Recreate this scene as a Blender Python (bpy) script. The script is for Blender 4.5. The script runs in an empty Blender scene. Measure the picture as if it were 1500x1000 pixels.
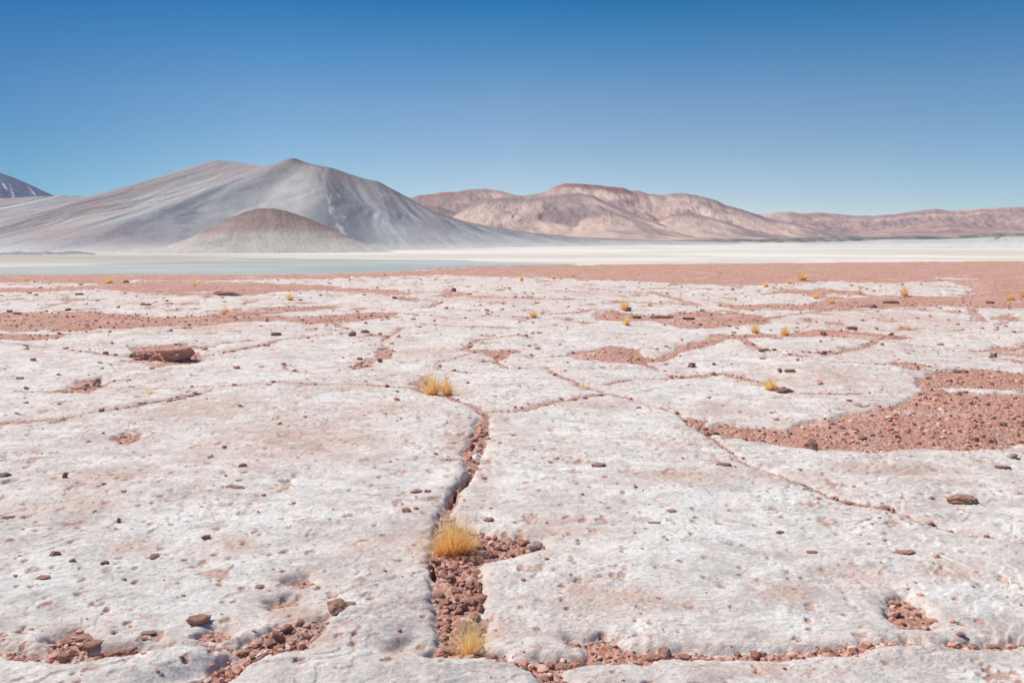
import bpy, bmesh, math, random
import numpy as np
from mathutils import Vector, Matrix

# ------------------------------------------------------------------ camera, sky, sun, exposure
SC = bpy.context.scene
COL = SC.collection
FPX = 1167.0                       # focal length in photo pixels (1500 wide)
HOR = 347.0                        # row of the true horizon
PITCH = math.atan((500.0 - HOR) / FPX)
EYE = 1.6                          # eye above the rock terrace
cam_d = bpy.data.cameras.new('camera'); cam = bpy.data.objects.new('camera', cam_d); COL.objects.link(cam)
cam_d.sensor_width = 36.0; cam_d.lens = 36.0 * FPX / 1500.0
cam_d.clip_start = 0.05; cam_d.clip_end = 200000.0
cam.location = (0, 0, EYE); cam.rotation_euler = (math.pi / 2 - PITCH, 0, 0)
SC.camera = cam

SUN_EL = math.radians(50.0)
SUN_AZ = math.radians(-72.0)       # measured from +Y towards +X
W = bpy.data.worlds.new('World'); SC.world = W; W.use_nodes = True
nt = W.node_tree; nt.nodes.clear()
wo = nt.nodes.new('ShaderNodeOutputWorld'); wb = nt.nodes.new('ShaderNodeBackground')
sk = nt.nodes.new('ShaderNodeTexSky'); sk.sky_type = 'NISHITA'; sk.sun_disc = False
sk.sun_elevation = SUN_EL; sk.sun_rotation = SUN_AZ
sk.altitude = 4000.0; sk.air_density = 1.0; sk.dust_density = 0.0; sk.ozone_density = 2.0
wb.inputs['Strength'].default_value = 0.10
tc = nt.nodes.new('ShaderNodeTexCoord'); sx = nt.nodes.new('ShaderNodeSeparateXYZ'); rp = nt.nodes.new('ShaderNodeValToRGB'); mm = nt.nodes.new('ShaderNodeMix')
mm.data_type = 'RGBA'; mm.blend_type = 'MULTIPLY'; mm.inputs[0].default_value = 1.0
nt.links.new(tc.outputs['Generated'], sx.inputs[0]); nt.links.new(sx.outputs[2], rp.inputs[0])
el = rp.color_ramp.elements; el[0].position = 0.0; el[0].color = (1.0, .86, .83, 1); el[1].position = .6; el[1].color = (.6, .8, .9, 1)
for p_, c_ in ((.08, (.84, .82, .76)), (.16, (.68, .79, .79)), (.21, (.38, .72, .80)), (.27, (.07, .56, .75)), (.36, (.06, .48, .70))):
    e_ = el.new(p_); e_.color = (*c_, 1)
nt.links.new(sk.outputs[0], mm.inputs[6]); nt.links.new(rp.outputs[0], mm.inputs[7]); 
rx = nt.nodes.new('ShaderNodeValToRGB'); m2 = nt.nodes.new('ShaderNodeMix'); ma = nt.nodes.new('ShaderNodeMath'); ma.operation = 'MULTIPLY_ADD'
ma.inputs[1].default_value = .5; ma.inputs[2].default_value = .5; nt.links.new(sx.outputs[0], ma.inputs[0]); nt.links.new(ma.outputs[0], rx.inputs[0])
m2.data_type = 'RGBA'; m2.blend_type = 'MULTIPLY'; m2.inputs[0].default_value = 1.0
el = rx.color_ramp.elements; el[0].position = .18; el[0].color = (.33, .52, .66, 1); el[1].position = .82; el[1].color = (.55, .80, .90, 1)
for p_, c_ in ((.24, (.30, .56, .69)), (.36, (.74, .86, .91)), (.5, (1, 1, 1)), (.64, (.97, .99, 1)), (.76, (.80, .92, .97))):
    e_ = el.new(p_); e_.color = (*c_, 1)
nt.links.new(mm.outputs[2], m2.inputs[6]); nt.links.new(rx.outputs[0], m2.inputs[7]); nt.links.new(m2.outputs[2], wb.inputs[0]); nt.links.new(wb.outputs[0], wo.inputs[0])
sl = bpy.data.lights.new('sun', 'SUN'); sl.energy = 3.4; sl.angle = math.radians(0.5); sl.color = (1.0, 0.935, 0.83)
so = bpy.data.objects.new('sun', sl); COL.objects.link(so); so.location = (0, 0, 50)
sdir = Vector((math.sin(SUN_AZ) * math.cos(SUN_EL), math.cos(SUN_AZ) * math.cos(SUN_EL), math.sin(SUN_EL)))
so.rotation_euler = sdir.to_track_quat('Z', 'Y').to_euler()
SC.view_settings.view_transform = 'Standard'; SC.view_settings.look = 'None'
SC.view_settings.gamma = 1.0; SC.view_settings.use_curve_mapping = False
SC.view_settings.exposure = 0.50
SC.cycles.volume_bounces = 0; SC.cycles.use_denoising = True; SC.cycles.denoising_prefilter = 'ACCURATE'

FLAT = -20.0                       # level of the salt flat below the terrace

# ------------------------------------------------------------------ helpers
def ray(px, py):
    a = (px - 750.0) / FPX; b = (500.0 - py) / FPX
    cp, sp = math.cos(PITCH), math.sin(PITCH)
    return np.array([a, cp + b * sp, -sp + b * cp])

def G(px, py, z=0.0):
    """point of the level z seen at a photo pixel"""
    d = ray(px, py); t = (z - EYE) / d[2]
    return (d[0] * t, d[1] * t)

def at_dist(px, py, D):
    """point seen at a photo pixel, D metres away along the ground"""
    d = ray(px, py); t = D / math.hypot(d[0], d[1])
    return np.array([d[0] * t, d[1] * t, EYE + d[2] * t])

def _h(ix, iy, seed):
    n = (ix.astype(np.int64) * 374761393 + iy.astype(np.int64) * 668265263 + seed * 1274126177) & 0xffffffff
    n = ((n ^ (n >> 13)) * 1274126177) & 0xffffffff
    n = (n ^ (n >> 16)) & 0xffffffff
    return n

_GA = np.linspace(0, 2 * np.pi, 64, endpoint=False)
_GX, _GY = np.cos(_GA), np.sin(_GA)
def noise(x, y, seed=0):
    x = np.asarray(x, float); y = np.asarray(y, float)
    x0 = np.floor(x); y0 = np.floor(y); fx = x - x0; fy = y - y0
    ix = x0.astype(np.int64); iy = y0.astype(np.int64)
    u = fx * fx * fx * (fx * (fx * 6 - 15) + 10); v = fy * fy * fy * (fy * (fy * 6 - 15) + 10)
    def g(dx, dy):
        k = (_h(ix + dx, iy + dy, seed) & 63).astype(np.int64)
        return _GX[k] * (fx - dx) + _GY[k] * (fy - dy)
    a = g(0, 0); b = g(1, 0); c = g(0, 1); d = g(1, 1)
    return (a + (b - a) * u + (c - a) * v + (a - b - c + d) * u * v) * 1.5

def fbm(x, y, oct=4, seed=0, gain=0.5, lac=2.03):
    s = 0.0; a = 1.0; f = 1.0; t = 0.0
    for i in range(oct):
        s = s + a * noise(x * f + 17.3 * i, y * f - 9.1 * i, seed + i * 7); t += a
        a *= gain; f *= lac
    return s / t

def sstep(a, b, x):
    t = np.clip((x - a) / (b - a), 0, 1); return t * t * (3 - 2 * t)

def seg_dist(X, Y, P, closed=False, W_=None):
    n = len(P); best = np.full(X.shape, 1e9)
    for i in range(n if closed else n - 1):
        ax, ay = P[i]; bx, by = P[(i + 1) % n]
        dx, dy = bx - ax, by - ay; L = dx * dx + dy * dy + 1e-12
        t = np.clip(((X - ax) * dx + (Y - ay) * dy) / L, 0, 1)
        d = np.hypot(X - ax - t * dx, Y - ay - t * dy)
        if W_ is not None: d = d - (W_[i] * (1 - t) + W_[(i + 1) % n] * t)
        best = np.minimum(best, d)
    return best

def inside(X, Y, P):
    r = np.zeros(X.shape, bool); n = len(P)
    for i in range(n):
        ax, ay = P[i]; bx, by = P[(i + 1) % n]
        c = (ay > Y) != (by > Y)
        with np.errstate(divide='ignore', invalid='ignore'):
            xi = (bx - ax) * (Y - ay) / (by - ay + 1e-15) + ax
        r ^= c & (X < xi)
    return r

# ------------------------------------------------------------------ traced layout of the terrace
# red rubble patches (photo pixels of points lying on the ground); amp = raggedness factor
PATCH = [
 # central crack
 [(700,612),(692,640),(678,660),(687,690),(668,712),(654,740),(640,765),(634,800),(633,830),(634,865),(641,900),(648,925),(648,940),(634,957),(712,960),(760,964),(712,945),(706,925),(712,900),(705,880),(703,850),(705,822),(735,812),(770,805),(798,797),(790,785),(740,777),(700,770),(668,762),(662,745),(672,725),(686,700),(702,680),(712,655),(716,640),(716,610)],
 [(755,962),(800,958),(850,955),(855,966),(815,975),(838,1000),(838,1040),(800,1040),(800,1000),(785,978)],
 # bottom left diagonal
 [(255,1012),(300,985),(340,952),(368,936),(400,918),(440,912),(474,906),(476,916),(448,935),(462,944),(420,950),(390,955),(352,978),(318,1012)],
 # boulder bed
 [(185,517),(205,506),(280,512),(303,522),(292,531),(240,535),(192,531)],
 # band, left middle distance
 [(-160,458),(60,457),(130,456),(200,460),(240,463),(300,463),(306,454),(380,450),(440,448),(490,446),(494,450),(430,456),(390,461),(440,463),(500,460),(560,456),(582,460),(575,465),(500,472),(400,472),(300,475),(150,483),(100,485),(-160,481)],
 [(-160,488),(60,488),(95,491),(80,496),(-160,499)],
 # top left bands
 [(-300,395),(400,395),(560,394),(640,390),(700,388),(700,397),(620,404),(560,406),(400,409),(200,412),(120,415),(-300,410)],
 [(-300,423),(80,421),(130,418),(160,411),(300,412),(420,414),(560,423),(600,427),(700,424),(690,431),(590,431),(560,428),(480,425),(400,427),(360,432),(300,432),(230,432),(210,428),(150,423),(60,427),(-300,430)],
 # far right red ground
 [(640,390),(760,380),(1000,378),(1250,376),(1800,374),(1800,446),(1500,441),(1440,440),(1400,437),(1422,431),(1426,420),(1390,411),(1300,415),(1230,411),(1180,414),(1080,418),(1000,415),(900,410),(820,408),(700,404),(640,401)],
 [(1025,447),(1100,445),(1180,446),(1200,440),(1185,431),(1130,429),(1140,423),(1200,423),(1260,426),(1280,432),(1400,434),(1500,440),(1700,445),(1700,450),(1450,450),(1350,448),(1280,451),(1200,455),(1100,453)],
 [(870,459),(900,455),(950,462),(1000,455),(1080,458),(1132,465),(1125,472),(1060,479),(1010,480),(960,471),(900,470),(870,465)],
 [(832,517),(870,509),(900,505),(935,510),(940,519),(960,522),(1000,506),(1050,491),(1100,491),(1150,487),(1200,482),(1260,486),(1300,490),(1342,492),(1330,498),(1290,502),(1240,495),(1180,493),(1120,495),(1060,500),(1000,516),(960,529),(920,533),(880,530),(850,527),(838,521)],
 # big red patch, right
 [(998,606),(1035,611),(1030,624),(1060,619),(1100,622),(1150,624),(1180,616),(1220,612),(1260,604),(1290,595),(1340,586),(1352,571),(1338,555),(1370,546),(1420,541),(1500,545),(1700,545),(1700,655),(1500,645),(1470,655),(1400,658),(1350,655),(1280,660),(1200,655),(1150,650),(1100,641),(1040,636),(1010,622)],
 [(1285,535),(1320,530),(1372,540),(1340,544)],
 [(562,503),(577,512),(572,522),(552,525),(545,537),(520,541),(513,534),(545,522),(556,515)],
 [(680,512),(750,510),(772,513),(742,518),(728,530),(712,519)],
 [(480,424),(560,424),(600,432),(608,441),(590,440),(560,430)],
 [(95,571),(115,556),(150,550),(148,565),(130,571)],
 [(163,640),(178,632),(208,633),(208,641),(185,646)],
 [(1308,874),(1325,868),(1338,880),(1362,898),(1366,912),(1330,914),(1308,902),(1302,888)],
 [(1365,547),(1400,540),(1450,541),(1500,545),(1500,552),(1400,553)],
 [(610,428),(700,426),(690,433),(640,433)],
 [(420,846),(448,840),(458,848),(440,853)],
 [(395,875),(425,869),(430,878),(402,883)],
 [(290,925),(318,913),(342,922),(340,932),(300,932)],
 [(70,925),(110,912),(140,930),(120,945),(80,940)],
 [(1462,466),(1480,458),(1486,466),(1468,476)],
 [(1455,512),(1480,500),(1600,500),(1600,522),(1470,520)],
 [(600,560),(625,548),(640,556),(650,572),(620,572)],
]
RAG = [1.0]*len(PATCH)
# cracks: points (px,py,half width in metres)
CRACK = [
 [(838,963,.03),(900,951,.03),(960,946,.028),(1000,944,.026),(1050,947,.026),(1100,946,.026),(1140,950,.03),(1180,949,.022),(1250,948,.024),(1330,939,.014),(1352,938,.006)],
 [(1378,941,.006),(1400,940,.018),(1440,938,.016),(1480,934,.012),(1540,927,.014)],
 [(-60,938,.02),(0,941,.02),(40,946,.02),(80,950,.012),(140,949,.016),(190,945,.026),(250,943,.010),(300,940,.014),(345,947,.010),(372,942,.012)],
 [(1010,618,.02),(1040,642,.016),(1070,660,.000),(1100,680,.001),(1140,695,.003),(1185,710,.016),(1225,728,.012),(1260,737,.024),(1302,743,.022),(1350,760,.004),(1400,773,.006),(1450,784,.012),(1530,797,.014)],
 [(797,538,.015),(812,548,.025),(830,560,.025),(860,572,.02),(900,580,.004),(960,593,.000),(1000,607,.012)],
 [(712,610,.03),(700,600,.03),(680,590,.03),(655,580,.03),(620,572,.03),(590,566,.03),(545,562,.02),(500,563,.012),(400,562,.008),(310,566,.008),(180,568,.008)],
 [(718,604,.03),(760,600,.04),(800,592,.04),(850,583,.04),(890,579,.02)],
 [(-60,626,.04),(0,622,.045),(40,618,.03),(100,612,.02),(150,604,.015),(200,597,.025),(240,588,.03),(290,577,.03),(312,570,.012)],
 [(30,571,.02),(100,570,.04),(150,562,.03),(190,552,.015),(250,542,.01)],
 [(285,522,.06),(330,518,.05),(370,508,.08),(400,500,.06),(412,495,.03),(440,494,.04),(500,488,.04)],
 [(-60,498,.06),(60,506,.04),(150,518,.03),(185,520,.06)],
 [(1092,492,.10),(1090,500,.07),(1097,507,.06),(1108,512,.05),(1140,518,.04),(1210,521,.05),(1260,515,.06),(1290,503,.06)],
 [(895,566,.05),(930,558,.06),(1000,553,.07),(1060,549,.06),(1110,560,.07),(1170,575,.05),(1250,577,.03),(1345,577,.05)],
 [(1040,548,.06),(980,545,.05),(935,533,.06)],
 [(1600,490,.05),(1500,510,.05),(1440,516,.05),(1380,518,.03),(1290,503,.03)],
 [(600,460,.08),(660,465,.05),(760,468,.05),(800,462,.06),(845,457,.1),(880,452,.05)],
 [(1130,465,.1),(1200,456,.08),(1300,452,.08),(1420,451,.06),(1440,470,.1)],
 [(700,435,.15),(900,440,.1),(1010,446,.1)],
 [(400,512,.012),(420,540,.012),(470,548,.012),(520,541,.02)],
 [(690,545,.02),(650,540,.02),(640,530,.02),(700,516,.03)],
 [(725,530,.03),(745,540,.02),(797,538,.02)],
 [(1360,545,.02),(1300,540,.02),(1180,535,.02),(1100,545,.02)],
 [(0,435,.05),(90,432,.05),(110,440,.05),(60,452,.05)],
 [(560,500,.03),(590,480,.04),(640,476,.05),(760,480,.04)],
 [(800,500,.03),(760,492,.04),(700,498,.04),(680,512,.05)],
 [(1395,568,.0),(1396,568,.0)],
 [(840,420,.1),(960,430,.12),(1025,447,.1)],
 [(480,470,.05),(520,484,.05),(500,488,.04)],
]
# soft pink sand stains: (px,py,rx,ry px)
STAIN = [(578,786,34,16),(600,795,46,18),(520,565,70,8),(1060,600,50,14),(700,700,30,30),(300,480,120,8),(1180,470,90,7),(1380,470,90,8),(520,800,40,12),(150,700,100,18),(590,790,50,22),(620,800,30,20),(730,925,22,30),(1335,890,48,32),(320,925,45,22),(110,935,70,26),(440,848,26,12),(410,878,24,12),
 (205,800,50,14),(560,600,90,14),(670,640,40,30),(650,575,40,14),(870,592,70,10),(1240,560,80,20),(1240,480,90,16),(1330,470,140,18),(1150,700,90,12),
 (1260,845,60,22),(1150,870,60,18),(940,880,90,26),(860,870,60,26),(430,650,170,40),(300,600,120,22),(330,800,60,20),(90,740,120,26),(700,437,120,10),(640,520,100,12),
 (740,440,120,10),(870,430,110,8),(240,430,90,10),(1130,560,60,10),(1300,690,110,18),(1450,620,60,20),(430,900,60,22),(480,930,50,20),(580,950,40,12),(1000,700,120,14),(1410,840,70,20),(820,770,60,20),(1120,980,120,22)]
WHITE_IN = [(1403,408,26,2.2),(1440,571,60,3.2),(1240,433,30,3),(300,428,30,1.2),(360,454,30,1.0),(700,668,7,7),(690,655,6,4)]

def wpoly(P): return [G(a, b) for a, b in P]
PW = [wpoly(p) for p in PATCH]
CW = [([G(c[0], c[1]) for c in cr], [c[2] for c in cr]) for cr in CRACK]
DARK = [[(76,619,.016),(98,615,.016)],[(208,593,.02),(236,590,.02)],[(248,589,.022),(272,584,.02)],[(278,582,.015),(296,576,.01)],
 [(697,640,.008),(690,655,.008)],[(690,690,.004),(682,700,.012),(676,712,.006)],[(668,712,.004),(662,728,.010),(658,738,.004)],[(634,816,.006),(636,830,.014),(634,842,.006)],
 [(600,460,.05),(622,462,.05)],[(1120,519,.03),(1145,520,.04)],[(707,512,.03),(728,512,.04)],[(860,508,.0),(861,508,.0)],[(812,522,.03),(834,521,.04)],
 [(1355,452,.10),(1385,451,.10)],[(400,507,.03),(392,504,.05)],[(146,553,.03),(140,562,.02)],[(1180,716,.006),(1196,716,.012)],[(1048,623,.01),(1062,622,.02)],[(1250,450,.05),(1272,449,.06)]]
DW = [([G(c[0], c[1]) for c in cr], [c[2] for c in cr]) for cr in DARK]
def ell(px, py, rx, ry):
    cx, cy = G(px, py); x1, _ = G(px + rx, py); _, y0 = G(px, py + ry); _, y1 = G(px, py - ry)
    return cx, (y0 + y1) / 2, abs(x1 - cx), abs(y1 - y0) / 2
SW = [ell(*s) for s in STAIN]; WW = [ell(*s) for s in WHITE_IN]
# far edge of the terrace, as world points
EDGE = [G(-900,402), G(-300,402), G(0,402), G(400,402), G(500,400.5), G(570,398), G(640,394), G(720,390), G(800,388), G(1000,386), G(1250,384), G(1500,382), G(1800,381), G(2400,380)]
EX = np.array([e[0] / e[1] for e in EDGE]); ER = np.array([e[1] for e in EDGE])

def chunk(fn, X, Y, pad, P, out, w=None):
    xs = [p[0] for p in P]; ys = [p[1] for p in P]
    m = (X > min(xs) - pad) & (X < max(xs) + pad) & (Y > min(ys) - pad) & (Y < max(ys) + pad)
    if m.any(): out[m] = np.minimum(out[m], fn(X[m], Y[m]))

def fields(X, Y):
    """height, redness, stain of the terrace at world points (flat arrays)"""
    D = np.hypot(X, Y)
    wx = fbm(X * 2.2, Y * 2.2, 3, 11); wy = fbm(X * 2.2, Y * 2.2, 3, 23)
    fx = fbm(X * 14, Y * 14, 2, 31); fy = fbm(X * 14, Y * 14, 2, 37)
    k = np.clip(.0045 * D ** 1.5, .02, .55)
    XX = X + wx * k * .8 + fx * .022; YY = Y + wy * k * 1.2 + fy * .022
    sd = np.full(X.shape, 3.0); cd = np.full(X.shape, 3.0)
    for P in PW:
        def f(x, y, P=P):
            d = seg_dist(x, y, P, True); return np.where(inside(x, y, P), -d, d)
        chunk(f, XX, YY, 1.2, P, sd)
    XC = X + wx * np.minimum(k, .12) * .6 + fx * .014; YC = Y + wy * np.minimum(k, .12) * .8 + fy * .014
    wid = 1.0 + 0.9 * fbm(X * 5, Y * 5, 2, 77)
    cd2 = cd.copy()
    for i, (P, w) in enumerate(CW):
        def f(x, y, P=P, w=w): return seg_dist(x, y, P, False, w)
        chunk(f, XC, YC, 1.2, P, cd if i < 8 else cd2)
    cd = np.minimum(cd, cd2 + sstep(4.5, 9, D) * (.03 + .004 * D) * np.clip(fbm(X * .9, Y * .9, 3, 207) * 2.2, 0, 1.2)) - .016 * (wid - 1)
    sd = sd + sstep(9, 16, D) * .9 * np.clip(fbm(X * .55, Y * .45, 4, 211, .65) - .10, 0, 1) * sstep(46, 34, D) * (1 + 3.5 * sstep(18, 26, D) * sstep(6, 0, X))
    for (cx, cy, rx, ry) in WW:
        q = np.hypot((XX - cx) / rx, (YY - cy) / ry); sd = np.maximum(sd, (1 - q) * min(rx, ry))
    s = np.minimum(sd, cd)
    # small ragged hollows with red grit, everywhere on the slabs
    n1 = fbm(X * 1.3 + 5, Y * .9, 4, 51, .62); n2 = fbm(X * .23, Y * .23, 3, 57)
    farw = sstep(7, 16, D)
    hol = (.56 - .28 * farw - .10 * n2 - n1) * .5
    s = np.minimum(s, np.maximum(hol, -.06))
    # pits
    dkd = np.full(X.shape, 1.0)
    for P, w in DW:
        chunk(lambda x, y, P=P, w=w: seg_dist(x, y, P, False, w), X + fx * .008, Y + fy * .008, .5, P, dkd)
    pit = np.zeros(X.shape)
    for (fr, sd_, th, rr) in ((3.1, 91, .86, .18), (8.0, 95, .88, .20), (15.0, 97, .86, .24)):
        gx = np.floor(X * fr); gy = np.floor(Y * fr)
        h1 = _h(gx.astype(np.int64), gy.astype(np.int64), sd_)
        sel = (h1 & 1023) / 1023.0
        ox = .3 + .4 * ((h1 >> 10) & 255) / 255.0; oy = .3 + .4 * ((h1 >> 18) & 255) / 255.0
        q = np.hypot((X * fr - gx - ox) * (.6 + .5 * sel), (Y * fr - gy - oy)) + .30 * fx + .25 * fy + .12 * fbm(X * 45, Y * 45, 2, 99)
        r = rr * (.4 + .8 * ((h1 >> 5) & 31) / 31.0)
        pit = np.maximum(pit, (sel > th) * sstep(r, r * .45, q))
    soft = np.clip(.01 * D / 3, .008, .12)
    red = sstep(soft * .8, -soft * .5, s); edge = np.clip(.5 - s / (.020 + .0095 * D ** 1.2), 0, 1)
    # relief
    slab = .026 * fbm(X * .75, Y * .75, 3, 3) * (1 + .5 * sstep(5, 12, D)) + .013 * fbm(X * 2.6 + .6 * Y, Y * 3.4, 3, 5) + .0075 * fbm(X * 9 + 3 * Y, Y * 15, 4, 6, .6)
    q_ = fbm(X * .8 + 3, Y * 1.1, 4, 301, .55) * 9 + Y * .35; f_ = q_ - np.floor(q_); q2 = fbm(X * 2.4 + 3, Y * 3.4, 4, 305, .6) * 7; f2 = q2 - np.floor(q2)
    lay = .008 * (sstep(0, .05, f_) - f_) * sstep(-.1, .25, fbm(X * .6, Y * .6, 2, 303)) + .0045 * (sstep(0, .07, f2) - f2) * sstep(-.1, .2, fbm(X * 1.3, Y * 1.3, 2, 307))
    slab = slab + lay
    cob = .0042 * fbm(X * 30, Y * 48, 3, 8, .65)
    z = slab + cob
    depth = .050 - .018 * sstep(4.5, 9, D) + .012 * sstep(15, 30, D)
    crkonly = sstep(.0, .06, sd)                # narrow cracks are a little deeper
    sp = np.maximum(s, 0)
    wc = sstep(.0, .05, np.maximum(sd, 0) - np.maximum(cd, 0)) * sstep(3, 7, D)   # far seams are shallow
    z = z - depth * .62 * np.exp(-(sp / .024) ** 1.6) * (1 - .55 * wc) - depth * (.24 - .12 * wc) * np.exp(-sp / (.22 - .1 * wc))
    inn = np.clip(-s, 0, .35)
    rub = .016 * fbm(X * 22, Y * 22, 3, 41) + .010 * np.abs(fbm(X * 45, Y * 45, 2, 43))
    z = z + red * (rub + inn * .10)
    z = z - .010 * pit * (1 - red) - .11 * sstep(.012, -.006, dkd)
    stain = np.zeros(X.shape)
    for (cx, cy, rx, ry) in SW:
        q = np.hypot((XX - cx) / rx, (YY - cy) / ry); stain = np.maximum(stain, np.exp(-q * q * 1.1))
    halo = .48 * np.exp(-sp / (.05 + .010 * D)) + .18 * np.exp(-sp / (.22 + .02 * D))
    stain = np.clip(np.maximum(stain * .95, halo), 0, 1)
    return z, red, stain, pit * (1 - red), s, edge

# local relief of the foreground: (px, py, rx m, ry m, dz, rot)
BUMPS = []
def add_bumps(X, Y, z):
    for (cx, cy, rx, ry, dz, rot, pw) in BUMPS:
        c, s_ = math.cos(rot), math.sin(rot); dx, dy = X - cx, Y - cy
        u = (dx * c + dy * s_) / rx; v = (-dx * s_ + dy * c) / ry
        z = z + dz * np.exp(-(u * u + v * v) ** pw)
    return z
def bump(px, py, rx, ry, dz, rot=0, pw=1.0):
    x, y = G(px, py); BUMPS.append((x, y, rx, ry, dz, math.radians(rot), pw))
# crescent hollow, steps and swells of the near slabs
bump(590, 940, .035, .075, -.032, -40, 1.2)
bump(560, 915, .16, .14, .035, 20)
bump(500, 900, .30, .07, .030, 28)
bump(270, 985, .20, .05, -.040, 35)
bump(240, 965, .25, .10, .030, 25)
bump(560, 985, .60, .12, .030, 0)
bump(950, 985, .50, .10, .022, 0)
bump(1330, 975, .40, .02, -.018, -24)
bump(1330, 950, .35, .10, .020, 0)
bump(455, 790, .40, .08, -.020, 15)
bump(430, 745, .40, .10, .020, 12)
bump(600, 715, .09, .12, -.018, 60)
bump(670, 690, .12, .35, .030, -10)
bump(1250, 700, .9, .2, .030, -10)
bump(1400, 690, .9, .10, -.028, 5)
bump(580, 850, .4, .14, .02, 10)
bump(850, 560, .7, .9, .05, 0)
bump(1230, 545, 1.2, .8, .07, 0)
bump(1210, 507, 1.6, 1.2, .07, 0)
bump(230, 600, 1.6, .5, .02, 0)

def edge_r(X, Y):
    return np.interp(X / np.maximum(Y, .5), EX, ER)
def height(X, Y, full=None):
    F = fields(X, Y) if full is None else full
    z = add_bumps(X, Y, F[0])
    e = edge_r(X, Y); t = Y - e
    drop = np.where(t > 0, (FLAT - 1.0) * (1 - np.exp(-np.maximum(t, 0) / 28.0)) - .12 * np.minimum(np.maximum(t, 0), 1), 0)
    return z * np.where(t > 0, 1, 1) + drop
def hz(x, y):
    return float(height(np.array([x], float), np.array([y], float))[0])

# ------------------------------------------------------------------ material helpers
class NT:
    def __init__(s, name):
        s.m = bpy.data.materials.new(name); s.m.use_nodes = True; s.t = s.m.node_tree; s.t.nodes.clear()
        s.out = s.n('ShaderNodeOutputMaterial'); s.b = s.n('ShaderNodeBsdfPrincipled'); s.l(s.b.outputs[0], s.out.inputs[0])
        s.b.inputs['Specular IOR Level'].default_value = .2
    def n(s, t, **k):
        x = s.t.nodes.new(t)
        for a, b in k.items(): setattr(x, a, b)
        return x
    def l(s, a, b): s.t.links.new(a, b)
    def val(s, x, sock):
        if isinstance(x, (int, float)): sock.default_value = x
        elif isinstance(x, (tuple, list)): sock.default_value = (*x, 1)[:4] if len(x) == 3 and sock.type == 'RGBA' else x
        else: s.l(x, sock)
    def noise(s, vec, scale, detail=4, rough=.55, dist=0):
        x = s.n('ShaderNodeTexNoise'); s.l(vec, x.inputs['Vector']); x.inputs['Scale'].default_value = scale
        x.inputs['Detail'].default_value = detail; x.inputs['Roughness'].default_value = rough; x.inputs['Distortion'].default_value = dist
        return x.outputs['Fac']
    def voro(s, vec, scale, feature='F1', rnd=1.0):
        x = s.n('ShaderNodeTexVoronoi', feature=feature); s.l(vec, x.inputs['Vector']); x.inputs['Scale'].default_value = scale
        x.inputs['Randomness'].default_value = rnd
        return x
    def math(s, op, a, b=0.0, c=0.0, clamp=False):
        x = s.n('ShaderNodeMath', operation=op); x.use_clamp = clamp
        s.val(a, x.inputs[0]); s.val(b, x.inputs[1])
        if len(x.inputs) > 2: s.val(c, x.inputs[2])
        return x.outputs[0]
    def rng(s, v, a, b, c=0.0, d=1.0, smooth=True):
        x = s.n('ShaderNodeMapRange'); x.interpolation_type = 'SMOOTHSTEP' if smooth else 'LINEAR'
        s.val(v, x.inputs[0])
        for i, q in enumerate((a, b, c, d)): x.inputs[i + 1].default_value = q
        return x.outputs[0]
    def mix(s, f, a, b, mode='MIX'):
        x = s.n('ShaderNodeMix', data_type='RGBA', blend_type=mode)
        s.val(f, x.inputs[0]); s.val(a, x.inputs[6]); s.val(b, x.inputs[7])
        return x.outputs[2]
    def attr(s, name): 
        x = s.n('ShaderNodeAttribute', attribute_name=name); return x
    def map(s, vec, sc=(1, 1, 1), rot=(0, 0, 0)):
        x = s.n('ShaderNodeMapping'); s.l(vec, x.inputs[0]); x.inputs['Scale'].default_value = sc; x.inputs['Rotation'].default_value = rot
        return x.outputs[0]
    def bump(s, h, strength, dist, prev=None):
        x = s.n('ShaderNodeBump'); x.inputs['Strength'].default_value = strength; x.inputs['Distance'].default_value = dist
        s.l(h, x.inputs['Height'])
        if prev is not None: s.l(prev, x.inputs['Normal'])
        return x.outputs[0]

def red_colour(T, P):
    a = T.noise(P, 5.0, 5, .6); b = T.noise(P, 60.0, 3, .7)
    c = T.mix(T.rng(a, .3, .7), (.48, .215, .155), (.61, .325, .25))
    c = T.mix(T.rng(b, .38, .72), c, (.68, .43, .355))
    c = T.mix(T.math('MULTIPLY', T.rng(b, .42, .25), .55), c, (.38, .18, .14))
    return c

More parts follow.
